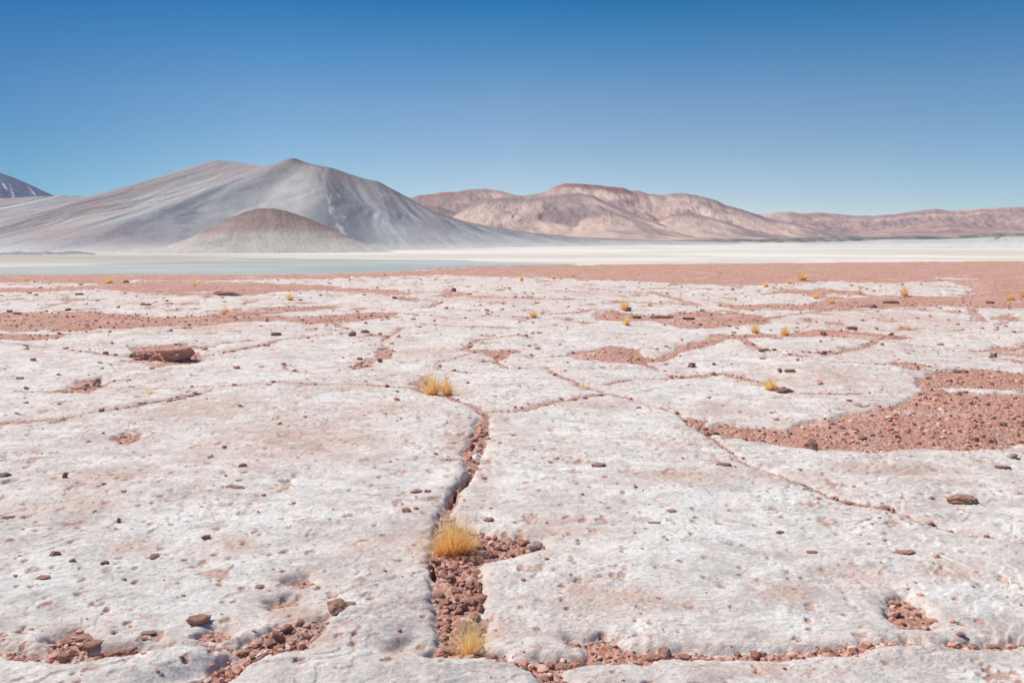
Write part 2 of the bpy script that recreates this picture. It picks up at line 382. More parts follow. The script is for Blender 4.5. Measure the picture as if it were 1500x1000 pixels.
def mat_ground():
    T = NT('pale rock and red rubble'); P = T.n('ShaderNodeNewGeometry').outputs['Position']
    red = T.attr('red').outputs['Fac']; stain = T.attr('stain').outputs['Fac']; pit = T.attr('pit').outputs['Fac']
    Pl = T.map(P, (1, 1.7, 1), (0, 0, math.radians(12)))
    n1 = T.noise(Pl, .9, 6, .62, .4); n2 = T.noise(Pl, 4.5, 7, .7, .6); n3 = T.noise(T.map(P, (1, 1.8, 1), (0, 0, math.radians(10))), 22, 6, .75, .4); n4 = T.noise(P, 110, 4, .75)
    n5 = T.noise(P, .45, 4, .6, .5)
    n7 = T.noise(T.map(P, (1, 1.5, 1), (0, 0, math.radians(14))), 2.1, 7, .7, .8)
    c = T.mix(T.rng(n1, .38, .58), (.68, .645, .615), (.80, .78, .75))
    c = T.mix(T.math('MULTIPLY', T.rng(n5, .47, .60), .7), c, (.69, .60, .555))
    c = T.mix(T.math('MULTIPLY', T.rng(n7, .51, .60), .85), c, (.89, .875, .845))
    c = T.mix(T.math('MULTIPLY', T.rng(n7, .47, .36), .75), c, (.555, .525, .51))
    c = T.mix(T.math('MULTIPLY', T.rng(n2, .52, .60), .70), c, (.90, .885, .85))
    c = T.mix(T.math('MULTIPLY', T.rng(n2, .47, .36), .65), c, (.52, .475, .455))
    c = T.mix(T.math('MULTIPLY', T.rng(n3, .53, .64), .45), c, (.90, .885, .85))
    c = T.mix(T.math('MULTIPLY', T.rng(n3, .45, .33), .80), c, (.45, .39, .37))
    c = T.mix(T.math('MULTIPLY', T.rng(n4, .40, .30), .35), c, (.45, .37, .34))
    # pink specks of grit caught in the surface
    sp = T.noise(T.map(P, (1, 1.4, 1)), 15, 4, .75)
    nb = T.noise(P, 1.6, 3, .5)
    spk = T.math('MULTIPLY', T.rng(sp, .56, .64), T.rng(nb, .36, .58), clamp=True)
    c = T.mix(T.math('MULTIPLY', spk, .8), c, (.60, .38, .31))
    fl = T.noise(T.map(P, (1, 1.3, 1), (0, 0, math.radians(-15))), 7.5, 5, .8)
    c = T.mix(T.math('MULTIPLY', T.rng(fl, .60, .66), .7), c, (.58, .39, .33))
    c = T.mix(T.math('MULTIPLY', T.rng(fl, .67, .70), .7), c, (.30, .19, .16))
    st = T.math('MULTIPLY', T.math('MULTIPLY', stain, T.rng(T.noise(P, 6, 6, .7), .32, .60, .22, 1)), .75)
    c = T.mix(st, c, (.62, .39, .315))
    c = T.mix(T.math('MULTIPLY', pit, T.rng(n3, .35, .6, .25, 1)), c, (.55, .31, .24))
    w1 = T.math('MULTIPLY', T.math('SUBTRACT', T.noise(P, 2.6, 5, .75), .5), .75); w2 = T.math('MULTIPLY', T.math('SUBTRACT', T.noise(P, 26, 5, .75), .5), 1.0)
    rf = T.math('ADD', red, T.math('ADD', w1, w2))
    rf = T.rng(rf, .44, .58)
    # far away the rubble is sprinkled with salt
    salt = T.math('MULTIPLY', T.math('ADD', T.rng(T.noise(T.map(P, (.6, 1, 1)), 1.3, 6, .8), .52, .62), T.rng(T.noise(P, 9, 4, .8), .56, .66)), .5, clamp=True)
    rc = T.mix(salt, red_colour(T, P), (.78, .68, .63))
    c = T.mix(rf, c, rc)
    T.l(c, T.b.inputs['Base Color'])
    T.b.inputs['Roughness'].default_value = .93
    hs = T.math('ADD', T.math('MULTIPLY', n3, .8), T.math('MULTIPLY', n4, .35))
    vo = T.voro(P, 38).outputs['Distance']
    hr = T.math('ADD', T.math('MULTIPLY', vo, -.9), T.noise(P, 70, 4, .7))
    hm = T.n('ShaderNodeMix', data_type='FLOAT'); T.l(rf, hm.inputs[0]); T.l(hs, hm.inputs[2]); T.l(hr, hm.inputs[3])
    T.l(T.bump(hm.outputs[0], .75, .020), T.b.inputs['Normal'])
    return T.m

def mat_rock(name, kind):
    T = NT(name); P = T.n('ShaderNodeTexCoord').outputs['Object']
    oi = T.n('ShaderNodeObjectInfo').outputs['Random']
    x = T.n('ShaderNodeVectorMath', operation='ADD'); T.l(P, x.inputs[0])
    cx = T.n('ShaderNodeCombineXYZ'); T.l(T.math('MULTIPLY', oi, 37), cx.inputs[0]); T.l(T.math('MULTIPLY', oi, 91), cx.inputs[1]); T.l(cx.outputs[0], x.inputs[1])
    P = x.outputs[0]
    a = T.noise(P, 1.2, 5, .65); b = T.noise(P, 7, 4, .7)
    if kind == 'red': A, B, C = (.64, .31, .225), (.76, .45, .35), (.46, .21, .155)
    elif kind == 'dark': A, B, C = (.42, .23, .18), (.56, .33, .27), (.25, .14, .11)  # for dark stones, and slabs that stand in for shadow under far ledges
    else: A, B, C = (.64, .43, .36), (.76, .59, .52), (.50, .30, .25)
    c = T.mix(T.rng(a, .32, .68), A, B); c = T.mix(T.math('MULTIPLY', T.rng(b, .47, .28), .8), c, C)
    c = T.mix(T.math('MULTIPLY', T.rng(T.noise(P, 3, 5, .7), .56, .70), .5), c, (.60, .50, .47))
    T.l(c, T.b.inputs['Base Color']); T.b.inputs['Roughness'].default_value = .92
    T.l(T.bump(T.math('ADD', a, T.math('MULTIPLY', b, .6)), .7, .12), T.b.inputs['Normal'])
    return T.m

def mat_gravel(name, pale=False):
    T = NT(name); P = T.n('ShaderNodeNewGeometry').outputs['Position']
    c = red_colour(T, P)
    sh = T.attr('shade').outputs['Fac']
    c = T.mix(T.rng(sh, .72, .98), c, (.74, .55, .48)); c = T.mix(T.rng(sh, .12, .0), c, (.38, .21, .17))
    T.l(c, T.b.inputs['Base Color']); T.b.inputs['Roughness'].default_value = .93
    T.l(T.bump(T.noise(P, 160, 3, .6), .5, .004), T.b.inputs['Normal'])
    return T.m

def mat_grass():
    T = NT('dry straw grass'); t = T.attr('along').outputs['Fac']; r = T.attr('rnd').outputs['Fac']; pale = T.attr('pale').outputs['Fac']
    c = T.mix(T.rng(t, .0, .55, smooth=False), (.66, .32, .08), (1.0, .66, .23))
    c = T.mix(T.rng(t, .45, 1.0, smooth=False), c, (1.0, .87, .54))
    c = T.mix(T.math('MULTIPLY', r, .45), c, (1.0, .70, .28))
    c = T.mix(T.math('MULTIPLY', pale, .7), c, (1.0, .84, .50))
    T.l(c, T.b.inputs['Base Color']); T.b.inputs['Roughness'].default_value = .7
    tr = T.n('ShaderNodeBsdfTranslucent'); T.l(c, tr.inputs[0])
    mx = T.n('ShaderNodeMixShader'); mx.inputs[0].default_value = .5
    T.l(T.b.outputs[0], mx.inputs[1]); T.l(tr.outputs[0], mx.inputs[2]); T.l(mx.outputs[0], T.out.inputs[0])
    return T.m

def mat_hill(name, bump=.6, dist=3.0, sc=.02, fine=.40):
    T = NT(name); P = T.n('ShaderNodeNewGeometry').outputs['Position']
    uv = T.n('ShaderNodeUVMap').outputs[0]
    c = T.attr('Col').outputs['Color']
    a = T.noise(P, sc, 6, .7); s = T.noise(T.map(uv, (1, .06, 1)), 60, 5, .7, .3); s2 = T.noise(T.map(uv, (1, .16, 1)), 220, 4, .75)
    c = T.mix(T.math('MULTIPLY', T.rng(s, .35, .65), .30), c, T.mix(1.0, c, (.55, .56, .62), 'MULTIPLY'))
    c = T.mix(T.math('MULTIPLY', T.rng(s2, .5, .75), .16), c, (.62, .58, .56))
    a2 = T.noise(P, sc * 9, 5, .8)
    c = T.mix(T.math('MULTIPLY', T.rng(a2, .50, .36), fine), c, T.mix(1.0, c, (.52, .52, .57), 'MULTIPLY')); c = T.mix(T.math('MULTIPLY', T.rng(a2, .54, .68), .22), c, (.70, .66, .62))
    c = T.mix(T.math('MULTIPLY', T.rng(a, .5, .8), .15), c, (.30, .27, .28))
    T.l(c, T.b.inputs['Base Color']); T.b.inputs['Roughness'].default_value = .95
    T.l(T.bump(T.math('ADD', T.math('ADD', s, T.math('MULTIPLY', a, .7)), T.math('MULTIPLY', s2, .3)), bump, dist), T.b.inputs['Normal'])
    return T.m

def mat_flat():
    T = NT('salt crust'); P = T.n('ShaderNodeNewGeometry').outputs['Position']
    a = T.noise(T.map(P, (.4, 1, 1)), .006, 6, .6, .5); b = T.noise(P, .05, 5, .6)
    c = T.mix(T.rng(a, .40, .62), (.66, .60, .52), (.83, .79, .72))
    c = T.mix(T.math('MULTIPLY', T.rng(b, .5, .75), .4), c, (.84, .815, .77))
    tan = T.attr('tan').outputs['Fac']; c = T.mix(T.math('MULTIPLY', tan, T.rng(a, .3, .55, .5, 1)), c, (.47, .43, .38))
    T.l(c, T.b.inputs['Base Color']); T.b.inputs['Roughness'].default_value = .9
    T.l(T.bump(T.noise(P, .3, 5, .6), .3, .2), T.b.inputs['Normal'])
    return T.m

def mat_water():
    T = NT('shallow lake water'); P = T.n('ShaderNodeNewGeometry').outputs['Position']
    a = T.noise(T.map(P, (.35, 1, 1)), .010, 5, .6, .6)
    c = T.mix(T.rng(a, .38, .64), (.47, .485, .44), (.58, .585, .53)); c = T.mix(T.rng(T.noise(T.map(P, (.12, 1, 1)), .022, 4, .6), .62, .66), c, (.74, .72, .66))
    T.l(c, T.b.inputs['Base Color']); T.b.inputs['Roughness'].default_value = .35
    T.b.inputs['Specular IOR Level'].default_value = .15; T.b.inputs['IOR'].default_value = 1.33
    T.l(T.bump(T.noise(P, .8, 4, .6), .5, .15), T.b.inputs['Normal'])
    return T.m

M_GROUND = mat_ground(); M_RED = mat_rock('red stone', 'red'); M_DARK = mat_rock('dark stone', 'dark'); M_PALE = mat_rock('pale stone', 'pale')
M_GRAVEL = mat_gravel('red gravel'); M_GRASS = mat_grass(); M_FLAT = mat_flat(); M_WATER = mat_water()

# ------------------------------------------------------------------ mesh helpers
def mesh_grid(name, V, nr, nc, mat, attrs=None, uv=None, cols=None, smooth=True):
    idx = np.arange(nr * nc).reshape(nr, nc)
    q = np.stack([idx[:-1, :-1], idx[:-1, 1:], idx[1:, 1:], idx[1:, :-1]], -1).reshape(-1, 4)
    return mesh_np(name, V, q, mat, attrs, uv, cols, smooth)

def mesh_np(name, V, F, mat, attrs=None, uv=None, cols=None, smooth=True):
    me = bpy.data.meshes.new(name); n = len(V); nf, k = F.shape
    me.vertices.add(n); me.vertices.foreach_set('co', np.ascontiguousarray(V, dtype=np.float32).ravel())
    me.loops.add(nf * k); me.loops.foreach_set('vertex_index', np.ascontiguousarray(F, dtype=np.int32).ravel())
    me.polygons.add(nf); me.polygons.foreach_set('loop_start', np.arange(0, nf * k, k, dtype=np.int32))
    me.polygons.foreach_set('loop_total', np.full(nf, k, dtype=np.int32))
    me.polygons.foreach_set('use_smooth', np.full(nf, smooth, dtype=bool))
    if uv is not None:
        l = me.uv_layers.new(name='UVMap'); l.data.foreach_set('uv', np.ascontiguousarray(uv[F.ravel()], dtype=np.float32).ravel())
    me.update(calc_edges=True)
    for a, v in (attrs or {}).items():
        t = me.attributes.new(a, 'FLOAT', 'POINT'); t.data.foreach_set('value', np.ascontiguousarray(v, dtype=np.float32).ravel())
    if cols is not None:
        t = me.attributes.new('Col', 'FLOAT_COLOR', 'POINT')
        t.data.foreach_set('color', np.ascontiguousarray(np.concatenate([cols, np.ones((n, 1))], 1), dtype=np.float32).ravel())
    me.materials.append(mat)
    o = bpy.data.objects.new(name, me); COL.objects.link(o); return o

def tag(o, label=None, cat=None, group=None, kind='thing'):
    if label: o['label'] = label
    if cat: o['category'] = cat
    if group: o['group'] = group
    if kind: o['kind'] = kind
    return o

# ------------------------------------------------------------------ terrace ground
def build_ground():
    near = np.concatenate([np.linspace(-1.5, 1.6, 24)[:-1]])
    dep = np.linspace(math.atan(EYE / 1.6), math.atan(EYE / 58.0), 1180)
    mid = EYE / np.tan(dep)
    far = 58.0 * 1.06 ** np.arange(1, 22)
    R = np.concatenate([near, mid, far])
    inner = np.linspace(-.86, .86, 1120); w = np.linspace(.86, 2.6, 50)[1:]
    T = np.concatenate([-w[::-1], inner, w])
    RR, TT = np.meshgrid(R, T, indexing='ij')
    Y = RR.ravel(); X = (TT * (np.maximum(RR, 0) + .9)).ravel()
    F = fields(X, Y); z = height(X, Y, F)
    e = Y - edge_r(X, Y); ed = sstep(-.5, 2, e)
    red = np.maximum(F[5], ed)
    o = mesh_grid('ground', np.stack([X, Y, z], 1), len(R), len(T), M_GROUND, {'red': red, 'stain': F[2], 'pit': F[3]})
    tag(o, 'pale salt-crusted rock slabs split by cracks and patches of red rubble', 'ground', kind='structure')
build_ground()

# ------------------------------------------------------------------ salt flat and lake
def build_flat():
    R = 60 * 1.035 ** np.arange(0, 200); A = np.linspace(-1.25, 1.25, 260)
    RR, AA = np.meshgrid(R, A, indexing='ij')
    X = (RR * np.sin(AA)).ravel(); Y = (RR * np.cos(AA)).ravel()
    z = FLAT + .08 * fbm(X / 160, Y / 60, 3, 5) - .1
    th = X / np.maximum(Y, 1)
    tan = sstep(-.15, -.45, th) * sstep(500, 760, Y) * sstep(1150, 850, Y)
    o = mesh_grid('salt_flat', np.stack([X, Y, z], 1), len(R), len(A), M_FLAT, {'tan': tan})
    tag(o, 'white salt flat stretching from the lake to the mountains', 'ground', kind='structure')
    P = [(-400,394),(-200,393),(0,391.5),(60,390.5),(110,389),(150,387),(180,386),(230,385),(270,383.5),(310,381),(345,379),(400,378.5),(440,379.5),(500,379.5),(560,380.3),(620,380.5),(680,381.2),(700,383),(760,384.8),(800,385.6),(845,387),(820,388),(740,390),(690,391),(650,393),(600,396),(560,404),(300,416),(-200,416),(-500,416)]
    W_ = [G(a, b, FLAT) for a, b in P]
    bm = bmesh.new()
    vs = []
    for i, (x, y) in enumerate(W_):
        x2, y2 = W_[(i + 1) % len(W_)]
        for k in range(6):
            t = k / 6; xx = x + (x2 - x) * t; yy = y + (y2 - y) * t
            s = math.hypot(x2 - x, y2 - y) * .05
            s = min(s, 8)
            xx += s * float(noise(np.array([xx / 30]), np.array([yy / 30]), 4)[0]); yy += s * float(noise(np.array([xx / 30 + 9]), np.array([yy / 30]), 5)[0])
            vs.append(bm.verts.new((xx, yy, FLAT + .10)))
    bm.faces.new(vs); bmesh.ops.triangulate(bm, faces=bm.faces[:])
    me = bpy.data.meshes.new('lake'); bm.to_mesh(me); bm.free(); me.materials.append(M_WATER)
    o = bpy.data.objects.new('lake', me); COL.objects.link(o)
    tag(o, 'shallow grey-green lake below the red terrace', 'lake', kind='structure')
build_flat()

# ------------------------------------------------------------------ mountains
def lin(P, x):
    return np.interp(x, [p[0] for p in P], [p[1] for p in P])

def range_mesh(name, ridge, D, foot, base, palette, nu=520, nv=150, gul=1.0, prof=1.25, seed=1, rough=0, label='', gfreq=26, mat=None, bake=None, sil=.6, back=1.0, pale_foot=0, dw=.7, skew=0.0):
    """ridge: (px,py); D: (px, distance); base: ridge px -> foot px; foot: (foot px, foot distance)"""
    x0, x1 = ridge[0][0], ridge[-1][0]
    us = np.linspace(x0, x1, nu)
    py = lin(ridge, us)
    k = np.array([.15, .2, .3, .2, .15]); py = np.convolve(np.pad(py, 2, mode='edge'), k, 'valid')
    py = py + sil * fbm(us / 14.0, us * 0 + seed, 4, seed, .6)
    dd = lin(D, us)
    top = np.array([at_dist(u, p, d) for u, p, d in zip(us, py, dd)])
    bx = lin(base, us); bd = lin(foot, bx)
    bot = np.array([at_dist(u, HOR, d) for u, d in zip(bx, bd)]); bot[:, 2] = FLAT - 1.5
    vf = np.linspace(0, 1, nv) ** 1.15
    vb = np.linspace(1, 0, 14)[:-1] * .999
    V = []; UV = []; VV = []
    H = top[:, 2] - bot[:, 2]
    s = (us - x0) / 1000.0
    for v in vb:            # rear slope, falling away behind the ridge
        q = top.copy(); d = np.hypot(top[:, 0], top[:, 1]); L = H * 2.2 * v * back
        q[:, 0] *= (d + L) / d; q[:, 1] *= (d + L) / d
        q[:, 2] = bot[:, 2] + H * (1 - v) ** 1.2
        V.append(q); UV.append(np.stack([s, np.full(nu, -v)], 1)); VV.append(np.full(nu, -v))
    for v in vf:
        q = top * (1 - v) + bot * v
        pr = (1 - v) ** prof
        env = np.sin(np.pi * min(v * 1.0, 1)) ** .7 * (1 - v) ** .25
        wob = s * gfreq + .9 * fbm(s * 7, s * 0 + v * 2.2, 3, seed + 3) 
        wob = wob - skew * v; g = .5 - 1.6 * np.abs(fbm(wob, wob * 0 + v * .7, 5, seed + 9, .62))
        g2 = -np.abs(fbm(wob * .35, wob * 0 + v * .8, 3, seed + 19, .5))
        q[:, 2] = bot[:, 2] + H * pr + env * gul * H * ((.050 - .018 * (skew > 0)) * g + (.11 + .06 * (skew > 0)) * g2) + rough * env * H * fbm(s * 60, s * 0 + v * 6, 4, seed + 29)
        V.append(q); UV.append(np.stack([s, np.full(nu, v)], 1)); VV.append(np.full(nu, v))
    V = np.concatenate(V); UV = np.concatenate(UV); vv = np.concatenate(VV)
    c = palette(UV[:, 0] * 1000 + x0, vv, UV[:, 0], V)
    if pale_foot: c = mixc(c, (.68, .65, .60), dw * sstep(pale_foot, 0, V[:, 2] - FLAT + pale_foot * .35 * fbm(V[:, 0] / 60, V[:, 2] / 14, 3, 9)))  # blends to a paler colour low above the flat
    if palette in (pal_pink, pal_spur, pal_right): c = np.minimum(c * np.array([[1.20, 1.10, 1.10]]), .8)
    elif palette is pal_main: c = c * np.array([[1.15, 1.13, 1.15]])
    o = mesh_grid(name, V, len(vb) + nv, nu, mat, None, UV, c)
    tag(o, label, 'mountain' if 'mountain' in name else 'hill', kind='structure')
    return o

def mixc(c, col, w):
    w = np.clip(w, 0, 1)[:, None]; return c * (1 - w) + np.array(col)[None] * w
def blob(U, v, u0, v0, ru, rv): return np.exp(-((U - u0) / ru) ** 2 - ((v - v0) / rv) ** 2)

def pal_main(U, v, s, V):
    w = s * 20 + .45 * fbm(s * 5, v * .8, 2, 5); g = fbm(w, v * .55, 6, 61, .65); g2 = fbm(w * 4.0, v * 1.1, 5, 67, .7); n = fbm(s * 7, v * 2.2, 4, 71)
    big = fbm(s * 6, v * 1.3, 2, 73)
    c = np.tile(np.array([[.325, .335, .35]]), (len(U), 1))
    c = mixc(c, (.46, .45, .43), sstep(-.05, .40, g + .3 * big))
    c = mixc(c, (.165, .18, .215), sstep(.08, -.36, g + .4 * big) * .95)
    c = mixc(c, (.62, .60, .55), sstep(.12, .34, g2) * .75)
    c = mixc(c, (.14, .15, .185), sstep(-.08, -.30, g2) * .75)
    c = mixc(c, (.37, .29, .285), sstep(-.05, .4, n) * .65 + .55 * np.exp(-((v - .02) / .22) ** 2) * sstep(.62, .3, np.abs(U - 320) / 300))
    # sunlit side of the summit ridge painted bright, and the dark crest
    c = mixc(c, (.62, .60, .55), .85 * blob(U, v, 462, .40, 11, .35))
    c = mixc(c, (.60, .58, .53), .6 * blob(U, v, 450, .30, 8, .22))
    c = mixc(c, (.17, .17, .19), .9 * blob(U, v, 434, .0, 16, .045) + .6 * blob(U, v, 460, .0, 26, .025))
    c = mixc(c, (.27, .225, .23), .8 * blob(U, v, 495, .06, 26, .12) + .6 * blob(U, v, 560, .03, 60, .08))  # mauve right flank, darkened to paint the shaded side of the ridge
    c = mixc(c, (.30, .225, .235), .75 * sstep(540, 640, U) * sstep(.35, .05, v))
    c = mixc(c, (.56, .56, .55), .70 * sstep(480, 520, U) * sstep(.25, .75, v) * sstep(900, 640, U))
    # paler towards the foot
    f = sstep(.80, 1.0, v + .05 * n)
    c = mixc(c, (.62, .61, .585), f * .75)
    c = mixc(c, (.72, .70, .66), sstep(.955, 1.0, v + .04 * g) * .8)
    return c
def pal_cone(U, v, s, V):
    n = fbm(s * 30, v * 4, 4, 81); w = fbm(s * 60, v * .8, 4, 83)
    c = np.tile(np.array([[.37, .255, .23]]), (len(U), 1))
    c = mixc(c, (.26, .175, .165), sstep(.35, .0, v + .15 * w) * .75)
    c = mixc(c, (.44, .385, .36), sstep(.35, .95, v + .12 * w))
    return mixc(c, (.37, .31, .29), sstep(0, .4, n) * .4)
def pal_pink(U, v, s, V):
    w = s * 11 - 1.1 * v + .9 * fbm(s * 7, v * 3, 3, 6); g = fbm(w, v * 1.1, 4, 101, .5); n = fbm(s * 8, v * 5, 4, 105); m = fbm(s * 26, v * 9, 4, 107)
    c = np.tile(np.array([[.42, .315, .285]]), (len(U), 1))
    c = mixc(c, (.57, .45, .385), sstep(-.08, .28, g))
    c = mixc(c, (.275, .21, .22), sstep(.0, -.30, g) * .9)
    c = mixc(c, (.27, .185, .18), sstep(.05, .45, n) * .6)
    c = mixc(c, (.30, .28, .28), sstep(.08, .4, m) * .35)
    c = mixc(c, (.25, .11, .115), .9 * sstep(795, 830, U) * sstep(960, 920, U) * sstep(.17, .05, v + .05 * m))
    c = mixc(c, (.35, .17, .14), .85 * blob(U, v, 652, .06, 24, .07) + .5 * blob(U, v, 630, .02, 16, .03))
    c = mixc(c, (.52, .45, .40), .6 * blob(U, v, 850, .14, 30, .05))
    c = mixc(c, (.22, .18, .20), .55 * sstep(940, 1000, U) * sstep(.16, .03, v) + .5 * blob(U, v, 715, .03, 40, .05))
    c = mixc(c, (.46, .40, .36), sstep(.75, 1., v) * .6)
    return c
def pal_spur(U, v, s, V):
    w = s * 13 - 1.1 * v + .9 * fbm(s * 7, v * 3, 3, 7); g = fbm(w, v * .9, 4, 131, .5); n = fbm(s * 9, v * 4, 4, 133)
    c = np.tile(np.array([[.40, .315, .29]]), (len(U), 1))
    c = mixc(c, (.57, .455, .39), sstep(-.05, .25, g)); c = mixc(c, (.27, .215, .225), sstep(-.02, -.3, g) * .85)
    c = mixc(c, (.26, .20, .21), sstep(.16, .02, v) * .7); c = mixc(c, (.29, .22, .215), sstep(0, .4, n) * .4)
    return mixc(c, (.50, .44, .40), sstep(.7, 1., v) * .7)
def pal_right(U, v, s, V):
    w = s * 9 - 1.2 * v + .9 * fbm(s * 6, v * 3, 3, 8); g = fbm(w, v * 3, 5, 151, .6); n = fbm(s * 8, v * 7, 4, 153, .6)
    c = np.tile(np.array([[.37, .275, .265]]), (len(U), 1))
    c = mixc(c, (.26, .195, .21), sstep(.0, -.35, g) * .9); c = mixc(c, (.53, .41, .35), sstep(.0, .35, n) * .75)
    c = mixc(c, (.26, .16, .155), sstep(.15, .4, g) * .45)
    c = mixc(c, (.52, .45, .40), .8 * sstep(1180, 1120, U) * sstep(.7, .1, v))
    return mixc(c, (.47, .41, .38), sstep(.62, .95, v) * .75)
def pal_snow(U, v, s, V):
    g = fbm(s * 90 + v * 4, v * 1.5, 4, 171, .6)
    c = np.tile(np.array([[.11, .135, .23]]), (len(U), 1))
    c = mixc(c, (.24, .16, .16), sstep(.3, .9, v) * .8)
    return mixc(c, (.75, .75, .8), sstep(.24, .36, g) * sstep(.05, .15, v) * sstep(.75, .4, v))
def pal_low(U, v, s, V):
    n = fbm(s * 60, v * 2, 4, 181)
    c = np.tile(np.array([[.215, .21, .20]]), (len(U), 1))
    c = mixc(c, (.15, .145, .145), sstep(0, -.3, n) * .8); c = mixc(c, (.40, .38, .35), sstep(.05, .35, n) * .6)
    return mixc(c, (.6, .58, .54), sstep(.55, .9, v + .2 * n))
def pal_mound(U, v, s, V):
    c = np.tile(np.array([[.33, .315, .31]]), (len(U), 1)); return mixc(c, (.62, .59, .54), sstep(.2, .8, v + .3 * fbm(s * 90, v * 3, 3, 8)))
def pal_salt(U, v, s, V):
    n = fbm(s * 80, v * 3, 4, 191)
    c = np.tile(np.array([[.60, .58, .55]]), (len(U), 1))
    c = mixc(c, (.25, .22, .20), sstep(.25, .42, n) * sstep(.6, .2, v) * sstep(1400, 1470, U)); return mixc(c, (.74, .72, .69), sstep(.3, .8, v))

def pal_pink2(U, v, s, V): return mixc(pal_spur(U, v, s, V), (.40, .27, .25), .45 * sstep(.6, .0, v))
MH = mat_hill('mountain rock'); MHF = mat_hill('far mountain rock', .4, 7.0, .006, .18)
range_mesh('distant_mountain', [(-500,300),(-320,245),(-220,228),(-120,236),(-60,240),(0,253),(20,260),(45,271),(80,287),(110,296),(160,310)],
    [(-500,4200),(160,4200)], [(-700,3300),(400,3300)], [(-500,-600),(160,330)], pal_snow, 300, 70, 1.0, 1.1, 3,
    label='dark blue-violet mountain with snow streaks at the far left', mat=MHF)
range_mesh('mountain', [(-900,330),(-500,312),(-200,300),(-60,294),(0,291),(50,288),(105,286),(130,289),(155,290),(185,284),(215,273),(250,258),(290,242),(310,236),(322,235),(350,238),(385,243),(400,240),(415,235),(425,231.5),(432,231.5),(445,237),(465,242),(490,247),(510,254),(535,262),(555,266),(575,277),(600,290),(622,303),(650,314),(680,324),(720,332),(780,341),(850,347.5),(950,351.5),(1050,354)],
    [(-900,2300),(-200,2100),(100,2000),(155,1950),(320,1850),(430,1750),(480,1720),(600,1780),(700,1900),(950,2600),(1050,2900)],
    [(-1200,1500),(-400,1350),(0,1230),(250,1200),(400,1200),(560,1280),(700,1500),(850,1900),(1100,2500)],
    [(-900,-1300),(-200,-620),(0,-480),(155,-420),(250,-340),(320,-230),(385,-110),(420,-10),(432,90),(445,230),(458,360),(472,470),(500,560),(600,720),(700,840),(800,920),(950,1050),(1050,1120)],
    pal_main, 1000, 220, .9, 1.22, 21, label='big grey mountain with streaked slopes and a small dark summit', gfreq=24, mat=MH, pale_foot=14, dw=.5)
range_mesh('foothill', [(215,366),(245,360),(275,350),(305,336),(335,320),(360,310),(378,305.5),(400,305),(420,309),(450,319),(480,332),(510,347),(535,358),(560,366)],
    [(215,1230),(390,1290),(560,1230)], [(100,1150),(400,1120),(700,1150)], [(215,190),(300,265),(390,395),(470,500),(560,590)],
    pal_cone, 260, 90, .45, 1.0, 41, label='low rounded brown hill in front of the big grey mountain', gfreq=60, mat=MH, sil=.5, pale_foot=44, dw=.75)
range_mesh('mountain', [(480,330),(560,300),(600,290),(615,286),(635,284),(650,281.5),(668,281),(690,277),(712,276.5),(732,279),(748,284),(765,287),(785,284),(800,281),(812,273),(828,268.5),(850,269),(870,271),(895,273.5),(912,275),(925,280),(935,279),(950,284),(970,286),(982,284),(998,283),(1015,285),(1035,289.5),(1050,294),(1062,300),(1080,305),(1100,311),(1120,318),(1170,330),(1230,345)],
    [(480,5200),(800,5600),(1230,5200)], [(400,3900),(1300,3900)], [(480,430),(700,690),(850,880),(1000,1020),(1230,1250)],
    pal_pink, 900, 170, 1.3, 1.05, 51, .05, label='pink and violet mountain range in the middle distance with a red-brown top', gfreq=38, skew=3.0, mat=MHF, sil=1.0)
range_mesh('mountain_spur', [(640,330),(690,300),(715,291),(745,289),(770,292),(800,288),(830,284),(850,283),(868,286),(885,294),(905,303),(930,313),(955,322),(990,334),(1030,343),(1080,350)],
    [(640,4300),(850,4500),(1080,4000)], [(400,3600),(1300,3600)], [(640,600),(770,740),(850,870),(905,980),(1080,1130)],
    pal_spur, 600, 130, 1.3, 1.0, 57, .05, label='tan spur with a dark crest in front of the pink mountain range', gfreq=40, skew=3.0, mat=MHF, sil=.9)
range_mesh('mountain_spur', [(930,345),(960,325),(985,314),(1005,312),(1030,316),(1060,324),(1090,334),(1130,343),(1200,350)],
    [(930,4200),(1005,4400),(1200,4200)], [(800,3700),(1300,3700)], [(930,900),(1005,1010),(1200,1230)],
    pal_spur, 260, 80, 1.3, 1.0, 59, .05, label='small tan spur at the right end of the pink range', gfreq=26, skew=3.0, mat=MHF, sil=.8)
SPURS = [
 ([(560,335),(585,315),(612,300),(640,302),(668,311),(700,324),(740,338),(790,350)], 4400, 3700, [(560,520),(612,600),(790,900)], 81, 'pink spur below the red-topped end of the middle range', pal_pink2),
 ([(790,350),(830,330),(862,316),(893,310),(915,317),(945,331),(975,343),(1015,352)], 4050, 3500, [(790,740),(893,900),(1015,1110)], 83, 'narrow tan spur in the middle of the pink range', pal_spur),
 ([(1030,350),(1065,338),(1095,328),(1122,322),(1150,325),(1190,334),(1240,342),(1310,350)], 5000, 4300, [(1030,1000),(1122,1130),(1310,1360)], 87, 'low tan spur where the pink range meets the right ridge', pal_spur),
 ([(1225,348),(1280,338),(1340,330),(1385,327),(1430,331),(1490,337),(1560,342),(1640,348)], 5400, 4800, [(1225,1180),(1385,1400),(1640,1700)], 91, 'low violet spur in front of the right ridge', pal_right)]
for rd, D_, f_, bs, sd_, lab, pl_ in SPURS:
    range_mesh('mountain_spur', rd, [(rd[0][0], D_), (rd[-1][0], D_)], [(400, f_), (1800, f_)], bs, pl_, 420, 90, 1.2, 1.0, sd_, .05, label=lab, gfreq=44, skew=3.0, mat=MHF, sil=.9)
